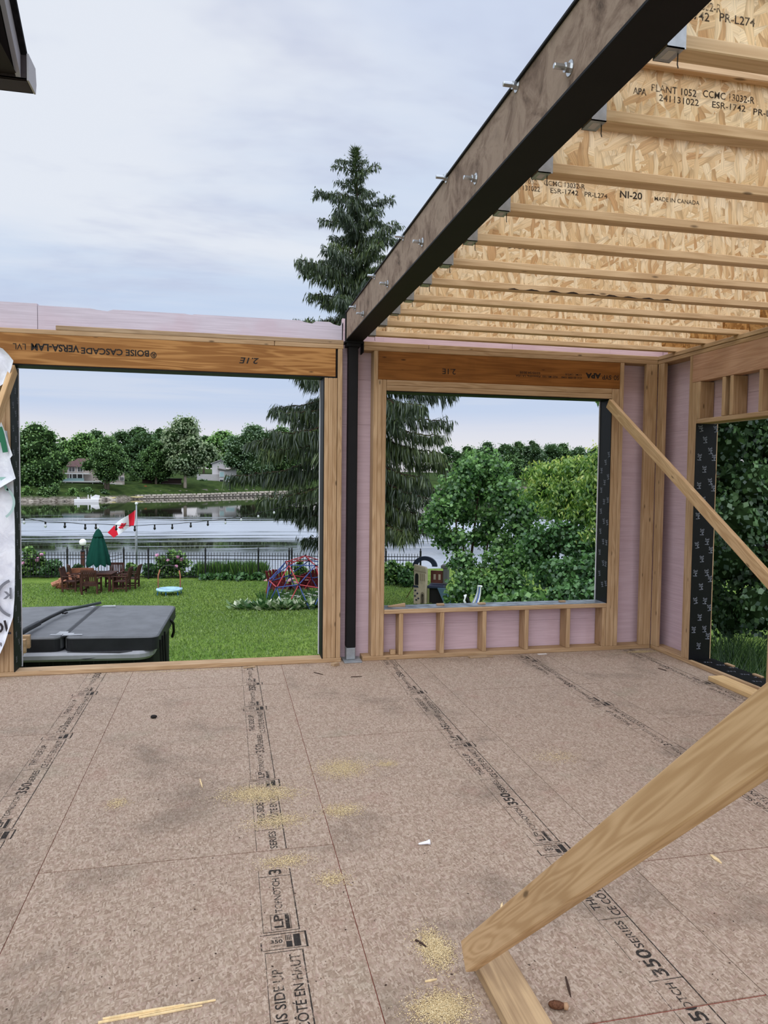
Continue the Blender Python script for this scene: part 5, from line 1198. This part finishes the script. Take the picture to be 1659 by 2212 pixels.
MB().tube([at(1003, 1285, 15.4), at(1004.5, 1291, 15.4), at(1003, 1297, 15.4), at(1006, 1302, 15.4), at(1004, 1303, 15.4), at(1002, 1298, 15.4), at(1005, 1291, 15.4), at(1007, 1284, 15.4)], .018, 6).build('rope_knot', WHITE, sl_, True)
# hot tub
A = Vector((-.77, 2.18, 0)); ex_ = Vector((-.9965, .083, 0)); ey_ = Vector((.035, .9994, 0)); TW, TD = 2.12, 1.94
def tp(u, v, z): w_ = A+ex_*u+ey_*v; return Vector((w_.x, w_.y, z))
ht = empty('hot_tub', tp(TW/2, TD/2, -1.33), 'black hot tub with a folded grey vinyl cover outside the patio door', 'hot tub')
VIN = plain('charcoal_vinyl', S(106,108,110), .6, 0, .3, .16, 5, .25); VIND = plain('black_vinyl', S(38,39,42), .5, 0, .3, .2, 6); CAB = plain('black_cabinet', S(26,27,28), .7, 0, .2, .2, 10); RIMG = plain('grey_acrylic_rim', S(158,160,164), .4, 0, .5, .1, 4)
def rbox(mb, u0, u1, v0, v1, z0, z1, r=.12, n=5, slope=None):
    cs = [(u0+r, v0+r, PI), (u1-r, v0+r, 1.5*PI), (u1-r, v1-r, 0), (u0+r, v1-r, .5*PI)]; ring = []
    for cu, cv, a0 in cs:
        for k in range(n+1): a_ = a0+PI/2*k/n; ring.append((cu+r*math.cos(a_), cv+r*math.sin(a_)))
    zt_ = (lambda u: z1) if slope is None else slope
    b = len(mb.v); N_ = len(ring)
    for u, v in ring: mb.v.append(tuple(tp(u, v, z0)))
    for u, v in ring: mb.v.append(tuple(tp(u, v, zt_(u))))
    for i in range(N_): j = (i+1) % N_; mb.f.append((b+i, b+j, b+N_+j, b+N_+i))
    mb.f.append(tuple(range(b, b+N_))[::-1]); mb.f.append(tuple(range(b+N_, b+2*N_))); return mb
rbox(MB(), .05, TW-.05, .05, TD-.05, -1.34, -.44, .16).build('cabinet', CAB, ht)
mb = MB()
for k in range(1, 14): u = .1+.145*k; mb.add([tp(u, .045, -1.3), tp(u+.008, .045, -1.3), tp(u+.008, .045, -.46), tp(u, .045, -.46)], [(0,1,2,3)])
for k in range(1, 9): v = .12+.2*k; mb.add([tp(.046, v, -1.3), tp(.046, v+.01, -1.3), tp(.046, v+.01, -.46), tp(.046, v, -.46)], [(0,1,2,3)])
mb.build('cabinet_groove', plain('groove_grey', S(48,50,50), .8), ht)
rbox(MB(), .03, TW+.055, -.075, TD-.02, -.44, -.338, .20).build('tub_rim', RIMG, ht, bevel=.03)
TOP = -.185; UF = 1.0
rbox(MB(), -.02, UF-.012, -.02, TD+.02, -.325, TOP, .10, 5, lambda u: TOP+.018*(u/UF)).build('cover_half', [VIN], ht, bevel=.018)
rbox(MB(), UF+.012, TW+.02, -.02, TD+.02, -.325, TOP, .10, 5, lambda u: TOP+.018*((TW-u)/UF)).build('cover_half', [VIN], ht, bevel=.018)
mb = MB(); rbox(mb, -.023, UF-.014, -.023, TD+.023, -.335, TOP-.012, .10); mb.build('cover_skirt', VIND, ht); mb = MB(); rbox(mb, UF+.014, TW+.023, -.023, TD+.023, -.335, TOP-.012, .10); mb.build('cover_skirt', VIND, ht)
MB().quad(tp(UF-.03, -.01, TOP+.012), tp(UF+.03, -.01, TOP+.012), tp(UF+.03, TD, TOP+.012), tp(UF-.03, TD, TOP+.012)).build('cover_fold', VIND, ht)
DUCT = plain('silver_duct_tape', S(170,172,174), .4, .3, .5, .2, 20)
mb = MB()
for (u0, u1, v0, v1, r_) in ((UF-.10, UF+.02, .02, .16, 0), (UF+.02, UF+.16, .05, .10, .3), (UF-.02, UF+.10, .10, .24, .2), (UF-.2, UF-.06, .03, .09, -.2)):
    mb.quad(tp(u0, v0, TOP+.0215), tp(u1, v0+.02*r_, TOP+.0215), tp(u1-.01, v1, TOP+.0225), tp(u0+.012, v1-.01, TOP+.0225))
for u0 in (UF-.24, UF+.05): mb.quad(tp(u0, TD-.14, TOP+.0215), tp(u0+.19, TD-.14, TOP+.0215), tp(u0+.18, TD-.03, TOP+.0215), tp(u0+.02, TD-.03, TOP+.0215))
mb.build('tape_patch', DUCT, ht)
def zt(px, py, z=-.11): return onz(px, py, z)
MB().tube([zt(217, 1302), zt(184, 1309), zt(140, 1318)], .019, 8).build('lifter_arm', plain('grey_green_tube', S(66,74,70), .4, .3), ht, True)
MB().tube([zt(140, 1318), zt(110, 1332), zt(82, 1347)], .022, 8).build('lifter_arm', IRON, ht, True); MB().tube([zt(84, 1346), zt(57, 1360), zt(34, 1374), zt(8, 1390)], .032, 8).build('foam_grip', IRON, ht, True)
MB().tube([zt(134, 1320), zt(136, 1325, -.13), zt(141, 1325, -.13), zt(145, 1323, -.13)], .012, 6).build('lifter_hook', IRON, ht)
mb = MB(); mb.prism([tp(UF-.05, -.045, -.335), tp(.25, -.05, -.335), tp(.32, -.06, -.345), tp(.55, -.07, -.385), tp(.74, -.08, -.415), tp(.86, -.07, -.40)], ey_*.012); mb.build('loose_skirt_flap', VIND, ht)
for k in range(3): MB().tube([tp(-.03, .12+.22*k, -.25), tp(-.045, .12+.22*k, -.6), tp(-.04, .13+.22*k, -.95)], .012, 5).build('cover_strap', IRON, ht)
MB().tube([tp(-.03, 1.2, -.24), tp(-.055, 1.28, -.30), tp(-.055, 1.33, -.42), tp(-.03, 1.38, -.5)], .018, 6).build('cover_handle', IRON, ht, True)
for i, (px, py, dz, lab) in enumerate(((57, 1371, 0, 'longest lumber end of the stack at the left of the hot tub'), (50, 1381, 0, 'middle lumber end of the stack left of the hot tub'), (45, 1388, 0, 'shortest lumber end of the stack left of the hot tub'))):
    c = at(px+9-i*2, py+14, 7.7-.25*i); l = 1.4-.2*i
    d = Vector((.97, .10, 0)).normalized()
    o = MB().box(-l, 0, -.019-.02, .019, -.07, .07).build('lumber_length', PINE[0], None, bevel=.003); o.location = c; o.rotation_euler = (0, 0, .08); tag(o, lab, 'lumber', 'lumber stacked left of the hot tub')
o = MB().box(-1.6, -.08, -.5, .1, -.66, .0).build('stack_bearer', GREYPINE[0], None, bevel=.01); c = at(50, 1402, 7.5); o.location = (c.x-.05, c.y+.15, c.z-.06); tag(o, 'weathered timber crib carrying the lumber ends left of the hot tub', 'crib')
o = MB().box(-1.5, -.15, -.45, .0, -.56, .0).build('stack_post', GREYPINE[2], None, bevel=.01); o.location = (c.x-.05, c.y+.15, c.z-.72); tag(o, 'weathered timber base under the crib left of the hot tub', 'crib')
q = at(422, 1424, 11.5); q.z = lawn_z(q.x, q.y); mb = MB(); mb.ball((q.x, q.y, q.z+.02), (.21, .16, .13), 14, 8, .35, 4); mb.lathe([(.12, .08), (.05, .19), (.005, .2)], (q.x-.05, q.y, q.z), 7)
tag(mb.build('dark_bag', plain('dark_green_bag', S(36,44,38), .5, 0, .3, .3, 12), None), 'crumpled dark bag on the lawn behind the patio door plate', 'bag')
# string lights
SL = [(-12, 1101), (52, 1119), (98, 1127), (140, 1128.5), (184, 1132), (207, 1131.5), (251, 1134), (291, 1136), (334, 1133), (372, 1132), (412, 1128.5), (449, 1125), (487, 1121), (521, 1115), (558, 1108), (592, 1100), (640, 1088), (700, 1070)]
LPT = [at(px, py, 13+4.5*max(0, px)/700) for px, py in SL]
sw = empty('string_light', LPT[7], 'thin string of garden light bulbs hanging across the river view', 'string lights')
MB().tube(LPT, .006, 5).build('wire', IRON, sw, True)
BULB = plain('clear_bulb', S(190,194,196), .2, 0, .6)
for i, p in enumerate(LPT[1:-1]):
    so = MB().tube([p, p-Vector((0,0,.045))], .017, 7).build('socket', IRON, sw); MB().lathe([(.012, -.045), (.026, -.075), (.022, -.10), (.004, -.115)], p, 10).build('bulb', BULB if i in (0, 1, 11, 12, 13, 14) else IRON, so, True)
# ------------------------------------------------------------------ spruce
def spruce():
    base = Vector((4.92, 18.5, lawn_z(4.9, 18.5))); top = Vector((4.39, 19.0, 12.9))
    root = empty('spruce_tree', base, 'tall dark spruce with drooping branches behind the steel column', 'tree')
    rng = np.random.default_rng(12); H = top.z-base.z
    MB().tube([base+Vector((0,0,-.3)), base.lerp(top, .35), base.lerp(top, .7), top], [.24, .17, .08, .012], 9).build('trunk', DBARK, root, True)
    B_, A_, S_, SH = [], [], [], []; br = MB()
    def strip(p, d, L, w, sh, side):
        B_.append(p); A_.append(d*L); S_.append(side*w); SH.append(sh)
    prof = [(0, .35), (.9, .9), (1.8, 1.2), (3.0, 1.6), (4.2, 2.0), (5.6, 2.7), (7.2, 3.0), (9.4, 3.4), (11, 3.6), (12, 3.1), (13, 2.6), (16.2, 2.0)]
    def rad(t):
        for (a, ra), (b, rb) in zip(prof, prof[1:]):
            if t <= b: return ra+(rb-ra)*(t-a)/(b-a)
        return 2.2
    # whorls of branches
    t = .45; az = 0; k = 0
    extra = [(10.4, 3.05, 4.9), (11.3, 3.35, 3.9), (9.3, 2.9, 4.2)]
    while t < H-2.75 or extra:
        forced = None
        if t >= H-2.75: forced = extra.pop(); t = forced[0]
        az += 2.399+rng.normal()*.25; k += 1
        if forced: az = forced[1]
        R = forced[2] if forced else rad(t)*((.45+.85*rng.random()) if t < 5 else (.68+.44*rng.random())); o = top.lerp(base, t/H); o = Vector(o)
        dirv = np.array([math.cos(az), math.sin(az), 0.])
        low = min(1, t/9)
        n = max(6, int(R/.075)); up0 = .85-.95*low; pts = []
        for i in range(n+1):
            s = i/n; x = R*s*(1-.06*s); z = up0*R*(s-.5*s*s)*.9-low*.55*R*s*s*.55+low*.55*R*max(0, s-.55)**1.5+rng.normal()*.02
            pts.append(np.array(o)+dirv*x+np.array([0,0,z])+rng.normal(size=3)*.012)
        br.tube([tuple(p) for p in pts], [.008+.035*low*(1-i/n)+.006 for i in range(n+1)], 4, False)
        sidev = np.array([-dirv[1], dirv[0], 0.])
        tone = rng.normal(.42, .12)
        for i in range(1, n+1):
            s = i/n; d = unit(pts[i]-pts[i-1])
            den = 6 if t > 2 else 4
            for q in range(den):
                p = pts[i]+d*rng.normal()*.05; sg = 1 if q % 2 else -1
                hang = (.17+.42*low)*(1.05-.45*s)*(.5+.9*rng.random())
                lat = unit(sidev*sg*(.55+.4*rng.random())+d*(.45+.5*rng.random())+np.array([0,0,-.15+.25*(1-low)]))
                ll = (.11+.26*low*(1-.55*s))*(.6+.8*rng.random())
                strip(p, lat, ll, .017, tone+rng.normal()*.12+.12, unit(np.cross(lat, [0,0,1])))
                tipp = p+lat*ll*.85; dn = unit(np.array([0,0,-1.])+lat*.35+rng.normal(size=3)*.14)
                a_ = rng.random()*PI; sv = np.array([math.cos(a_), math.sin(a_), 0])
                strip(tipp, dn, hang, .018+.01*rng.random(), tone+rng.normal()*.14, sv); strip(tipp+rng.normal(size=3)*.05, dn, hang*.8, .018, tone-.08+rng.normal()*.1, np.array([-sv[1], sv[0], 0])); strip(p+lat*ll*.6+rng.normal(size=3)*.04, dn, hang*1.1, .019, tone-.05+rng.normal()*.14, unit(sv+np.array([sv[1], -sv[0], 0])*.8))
                if q < 2 and t > 1.2:
                    p2 = p+lat*ll*.4; strip(p2, unit(np.array([0,0,-1.])+rng.normal(size=3)*.12), hang*.9, .02, tone-.12+rng.normal()*.1, sv)
        e = pts[-1]; d = unit(pts[-1]-pts[-3])
        for q in range(4): strip(e, unit(d+rng.normal(size=3)*.35+np.array([0,0,.15])), .14+.1*rng.random(), .014, tone+.2, unit(rng.normal(size=3)))
        if forced: t = H
        t += (.12 if t < 4 else .065+.075*t/H)
    # foliage hugging the stem and the leader
    for i in range(4200):
        tt = rng.random()**1.3*(H-3); p = np.array(top.lerp(base, tt/H)); az = rng.random()*2*PI; r_ = (.06+.34*min(1, tt/2.4))*rng.random()**.6
        dv = np.array([math.cos(az), math.sin(az), 0]); strip(p+dv*r_*.6, unit(dv*.8+np.array([0,0,.55 if tt < 1.5 else -.9])+rng.normal(size=3)*.2), .12+.2*rng.random(), .019, rng.normal(.36, .16), unit(np.cross(dv, [0,0,1])+rng.normal(size=3)*.4))
    for z_, R_, n_ in ((.15, .3, 4), (.45, .5, 5), (.8, .62, 5)):
        for q in range(n_):
            az = q*2*PI/n_+z_*7; dv = np.array([math.cos(az), math.sin(az), .75]); dv = unit(dv); p0 = np.array(top)-np.array([0,0,z_]); strip(p0, dv, R_, .014, .5, unit(np.cross(dv, [0,0,1])))
            for s_ in (.4, .65, .9):
                for w in (-1, 1): strip(p0+dv*R_*s_, unit(dv*.6+w*unit(np.cross(dv, [0,0,1]))*.7), .11, .011, .5, np.array([0,0,1.]))
    strip(np.array(top)-np.array([0,0,.1]), np.array([-.1,0,1.]), .42, .014, .5, np.array([1.,0,0]))
    br.build('branches', DBARK, root)
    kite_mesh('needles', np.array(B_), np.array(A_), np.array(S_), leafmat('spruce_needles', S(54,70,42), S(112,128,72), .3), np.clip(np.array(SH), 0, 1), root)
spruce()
# ------------------------------------------------------------------ bushes near the window
def bush(name, at_, lumps, n, size, mat, label, seed, aspect=.4, droop=.4, core=.55, stems=5, fill=.5, cat='bush'):
    b = Vector(at_); b.z = lawn_z(b.x, b.y); root = empty(name, b, label, cat)
    L = [(b.x+l[0], b.y+l[1], b.z+l[2], l[3], l[4], l[5]) for l in lumps]
    leaf_blob('foliage', L, n, size, mat, root, seed, aspect, droop, core, fill)
    rng = random.Random(seed); mb = MB()
    for k in range(stems):
        l = L[(k*3) % len(L)]; o = b+Vector((rng.uniform(-.3, .3), rng.uniform(-.3, .3), -.1)); e = Vector(l[:3]); mb.tube([o, o.lerp(e, .45)+Vector((rng.uniform(-.15,.15), rng.uniform(-.15,.15), .25)), e], [.05, .035, .014], 6)
    mb.build('stems', DBARK, root, True); return root
LIL = leafmat('lilac_leaf', S(60,100,48), S(122,164,88), .4); MAPL = leafmat('yellow_green_leaf', S(86,130,50), S(164,194,86), .45, S(206,212,110)); VINE = leafmat('dark_vine_leaf', S(42,70,38), S(88,120,70), .3); UND = leafmat('shade_leaf', S(46,82,42), S(90,132,70), .3)
def pxl(px, py, d, base): p = at(px, py, d); return (p.x-base[0], p.y-base[1], p.z-lawn_z(base[0], base[1]))
def lumps_px(base, rows): return [(*pxl(px, py, d, base), r*d/FPX, r*d/FPX, ry*d/FPX) for px, py, d, r, ry in rows]
base = (6.6, 13.2, 0)
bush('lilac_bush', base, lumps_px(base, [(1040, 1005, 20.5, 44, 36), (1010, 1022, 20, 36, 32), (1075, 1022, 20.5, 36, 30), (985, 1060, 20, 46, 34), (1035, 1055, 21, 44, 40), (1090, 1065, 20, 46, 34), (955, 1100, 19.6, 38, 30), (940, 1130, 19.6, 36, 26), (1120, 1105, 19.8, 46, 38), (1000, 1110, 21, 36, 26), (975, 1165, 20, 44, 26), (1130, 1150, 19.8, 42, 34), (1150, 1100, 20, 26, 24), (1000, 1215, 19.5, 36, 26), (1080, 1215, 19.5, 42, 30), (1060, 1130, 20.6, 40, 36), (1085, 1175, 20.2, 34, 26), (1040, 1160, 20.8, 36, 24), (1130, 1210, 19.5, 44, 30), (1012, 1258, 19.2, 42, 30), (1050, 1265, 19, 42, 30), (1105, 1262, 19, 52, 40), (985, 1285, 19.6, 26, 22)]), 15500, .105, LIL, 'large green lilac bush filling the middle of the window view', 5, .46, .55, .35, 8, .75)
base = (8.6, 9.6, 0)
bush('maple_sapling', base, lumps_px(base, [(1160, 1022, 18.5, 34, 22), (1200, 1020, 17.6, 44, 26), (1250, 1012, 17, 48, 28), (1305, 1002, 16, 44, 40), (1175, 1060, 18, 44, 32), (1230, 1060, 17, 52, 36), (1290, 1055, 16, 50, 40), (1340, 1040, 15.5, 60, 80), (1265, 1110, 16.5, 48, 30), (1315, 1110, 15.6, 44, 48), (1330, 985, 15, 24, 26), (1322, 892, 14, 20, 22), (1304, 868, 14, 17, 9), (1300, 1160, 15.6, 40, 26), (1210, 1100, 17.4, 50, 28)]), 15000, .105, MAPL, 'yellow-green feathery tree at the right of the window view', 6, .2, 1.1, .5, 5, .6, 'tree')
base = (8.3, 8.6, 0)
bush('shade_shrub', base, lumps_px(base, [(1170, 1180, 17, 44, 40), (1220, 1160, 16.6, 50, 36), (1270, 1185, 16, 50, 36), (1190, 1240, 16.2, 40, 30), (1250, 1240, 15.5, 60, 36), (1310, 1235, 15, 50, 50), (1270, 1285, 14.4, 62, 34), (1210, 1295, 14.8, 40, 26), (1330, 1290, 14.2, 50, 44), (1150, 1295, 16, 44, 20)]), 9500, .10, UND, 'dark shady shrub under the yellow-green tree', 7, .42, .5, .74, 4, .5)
base = (6.2, 9.2, 0)
for i, (px, py, d, r, lab) in enumerate(((1075, 1305, 15.4, 24, 'low leafy plant right of the striped sling'), (1125, 1300, 15.2, 26, 'low leafy plant in the middle of the window sill view'), (1170, 1305, 15, 26, 'low leafy plant left of the shady shrub foot'), (960, 1330, 16, 22, 'low leafy plant left of the striped sling'))):
    p = at(px, py, d); bb = (p.x, p.y, 0); bush('ground_plant', bb, [(0, 0, p.z-lawn_z(p.x, p.y)-.05, r*d/FPX*1.3, .3, .28), (.2, .1, .15, .3, .3, .22)], 420, .12, LIL, lab, 300+i, .45, .5, .6, 2, .6, 'plant')
# vine covered hedge beside the door
base = (8.0, .6, 0)
rows = []
rng = random.Random(9)
for i in range(9):
    for j in range(6):
        px = 1440+i*42+rng.uniform(-10, 10); py = 870+j*88+rng.uniform(-18, 18); d = 8.6+.9*math.sin(i*1.3+j*2.1)+(.8 if px < 1560 else 0)+(0 if j < 4 else .2); rows.append((px, py, d, 46+rng.random()*20, 54))
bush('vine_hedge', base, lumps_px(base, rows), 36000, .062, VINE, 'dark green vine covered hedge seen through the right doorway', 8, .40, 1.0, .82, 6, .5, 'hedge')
def nearz(x, y): return lawn_z(x, y)
blades('grass', 9000, (5.0, 7.2), (-1.2, 3.2), .75, 'tall feathery grass at the foot of the vine hedge', 51, wd=.008, lean=.5, mat=leafmat('feathery_grass', S(54,84,38), S(112,146,72), .4))
# ------------------------------------------------------------------ planting along the fence
PEO = plain('pink_petals', S(214,150,184), .7)
def fence_bush(px, top, w, base_y, label, seed, mat, n=900, size=.13, back=.7, flowers=0, name='fence_shrub', droop=.3):
    f0 = fpt(px); dep = (f0-CAM).dot(_f)+back; b = at(px, base_y, dep); b.z = lawn_z(b.x, b.y); t = at(px, top, dep); s = dep/FPX; R = w/2*s; h = max(.3, t.z-b.z)
    root = empty(name, b, label, 'shrub', 'planting along the iron fence'); c = Vector((b.x, b.y, b.z+h/2))
    leaf_blob('foliage', crown(c, R, h*1.1, 10, seed, 1.0), n, size, mat, root, seed, .42, droop, .6)
    rng = random.Random(seed)
    for k in range(flowers):
        an = rng.uniform(-1, 1); MB().ball((b.x+R*an*.8, b.y-R*.75, b.z+h*(.45+.5*rng.random())), (.085, .085, .075), 9, 6, .4, k).build('flower', PEO, root)
    MB().tube([b+Vector((0,0,-.1)), c], [.05, .02], 6).build('stem', DBARK, root)
FG = leafmat('fresh_leaf', S(58,100,40), S(136,172,84), .35)
for i, a_ in enumerate(((70, 1188, 72, 1256, 'rose bush behind the fence at the left edge', FG, 1300, 4), (30, 1195, 60, 1256, 'shrub behind the fence hidden by the house wrap edge', UND, 700, 0), (118, 1212, 56, 1256, 'low shrub behind the fence left of the lamp post', UND, 900, 0), (172, 1222, 40, 1254, 'low shrub at the foot of the lamp post', UND, 600, 0), (282, 1218, 40, 1254, 'low shrub at the foot of the flag pole', FG, 700, 1), (372, 1192, 78, 1254, 'tall pink peony bush behind the fence above the trampoline', FG, 1600, 5), (322, 1220, 50, 1254, 'dark low shrub left of the peony bush', UND, 800, 0), (425, 1222, 40, 1252, 'low shrub right of the peony bush', UND, 600, 0), (648, 1212, 36, 1250, 'small bright shrub behind the climbing dome', FG, 500, 0))):
    fence_bush(a_[0], a_[1], a_[2], a_[3], a_[4], 400+i, a_[5], a_[6], flowers=a_[7])
for i, (px, w) in enumerate(((450, 44), (487, 44), (524, 44), (556, 36))):
    f0 = fpt(px); f0 = f0+Vector((0, .7, 0)); hw_ = w*.022
    blades('iris_leaves', 800, (f0.x-hw_*.55, f0.x+hw_*.55), (f0.y-.35, f0.y+.35), .60, ('bright iris clump behind the fence right of the peony bush', 'second bright iris clump along the fence', 'third bright iris clump along the fence', 'bright iris clump behind the fence nearest the climbing dome')[i], 420+i, wd=.022, lean=.2, mat=FG)['category'] = 'irises'
    fence_bush(px, 1238, 40, 1254, ('low hosta border plant under the first iris clump', 'low hosta border plant under the second iris clump', 'low hosta border plant under the third iris clump', 'low hosta border plant under the last iris clump')[i], 440+i, UND, 260, .17, -.35, name='border_plant')
for i, (px, top, w, back, lab) in enumerate(((848, 1212, 60, -1.5, 'bright green shrub in front of the fence right of the window post'), (885, 1216, 46, -1.2, 'green shrub in front of the fence behind the toy castle'), (878, 1232, 50, -2.2, 'dark low shrub left of the toy castle'))):
    fence_bush(px, top, w, 1252, lab, 460+i, FG if i < 2 else UND, 900, .13, back)
# ================================================================== SKY AND LIGHT
w = D.worlds.new('overcast_sky'); SC.world = w; w.use_nodes = True; nt = w.node_tree; g = G(nt); bg = nt.nodes['Background']
tc = g.n('ShaderNodeTexCoord').outputs['Generated']; x, y, z = g.sep(tc)
zc = g.math('MAXIMUM', z, .0); den = g.math('ADD', zc, .12)
pv = g.ncomb(g.math('DIVIDE', x, den), g.math('DIVIDE', y, den), 0)
n1 = g.noise(g.mapping(pv, loc=(3.1, .4, 0), rot=(0,0,.5), sc=(.42, .8, 1)), 1, 6, .55, .35); n2 = g.noise(g.mapping(pv, loc=(8, 2, 0), sc=(.9, 1.5, 1)), 1, 5, .6, .2)
n3 = g.noise(g.ncomb(g.math('MULTIPLY', x, 1.5), y, g.math('MULTIPLY', z, 22)), 1.3, 4, .6, .3)
base_ = g.ramp(zc, [(0, S(234,230,234)), (.045, S(232,230,236)), (.09, S(198,212,236)), (.16, S(190,208,236)), (.3, S(206,220,240)), (.6, S(206,216,238))])
cl = g.mix(g.math('MULTIPLY', g.step(n1, .40, .62), .9), base_, S(230,235,244)); cl = g.mix(g.math('MULTIPLY', g.step(n2, .46, .68), .75), cl, S(188,196,222))
lowk = g.math('SUBTRACT', 1.0, g.step(zc, .12, .3))
lowc = g.mix(g.math('MULTIPLY', g.step(n3, .45, .65), .4), base_, S(222,226,236)); c = g.mix(lowk, cl, lowc)
c = g.mix(g.math('MULTIPLY', g.step(n2, .3, .6), 0.0), c, c)
nt.links.new(c, bg.inputs[0])
# overcast skies are several times brighter overhead than low down
zen = g.step(z, .55, .95)
back = g.step(g.math('MULTIPLY', y, -1.0), .1, .9)
g.put(bg.inputs[1], g.math('ADD', g.math('MULTIPLY_ADD', zen, 1.2, 1.0), g.math('MULTIPLY', back, .9)))
sun_d = D.lights.new('sun', 'SUN'); sun_d.energy = 1.3; sun_d.angle = math.radians(55); sun_d.color = (1, .965, .92)
sun = D.objects.new('sun', sun_d); COL.objects.link(sun); sun.rotation_euler = (math.radians(38), math.radians(-22), 0)
SC.view_settings.view_transform = 'Standard'; SC.view_settings.look = 'None'; SC.view_settings.exposure = 0.0; SC.view_settings.gamma = 1.0
try:
    SC.cycles.max_bounces = 5; SC.cycles.diffuse_bounces = 3; SC.cycles.glossy_bounces = 2; SC.cycles.transparent_max_bounces = 6; SC.cycles.transmission_bounces = 3
    SC.cycles.use_adaptive_sampling = True; SC.cycles.adaptive_threshold = .05; SC.cycles.use_denoising = True; SC.cycles.caustics_reflective = False; SC.cycles.caustics_refractive = False
except Exception: pass
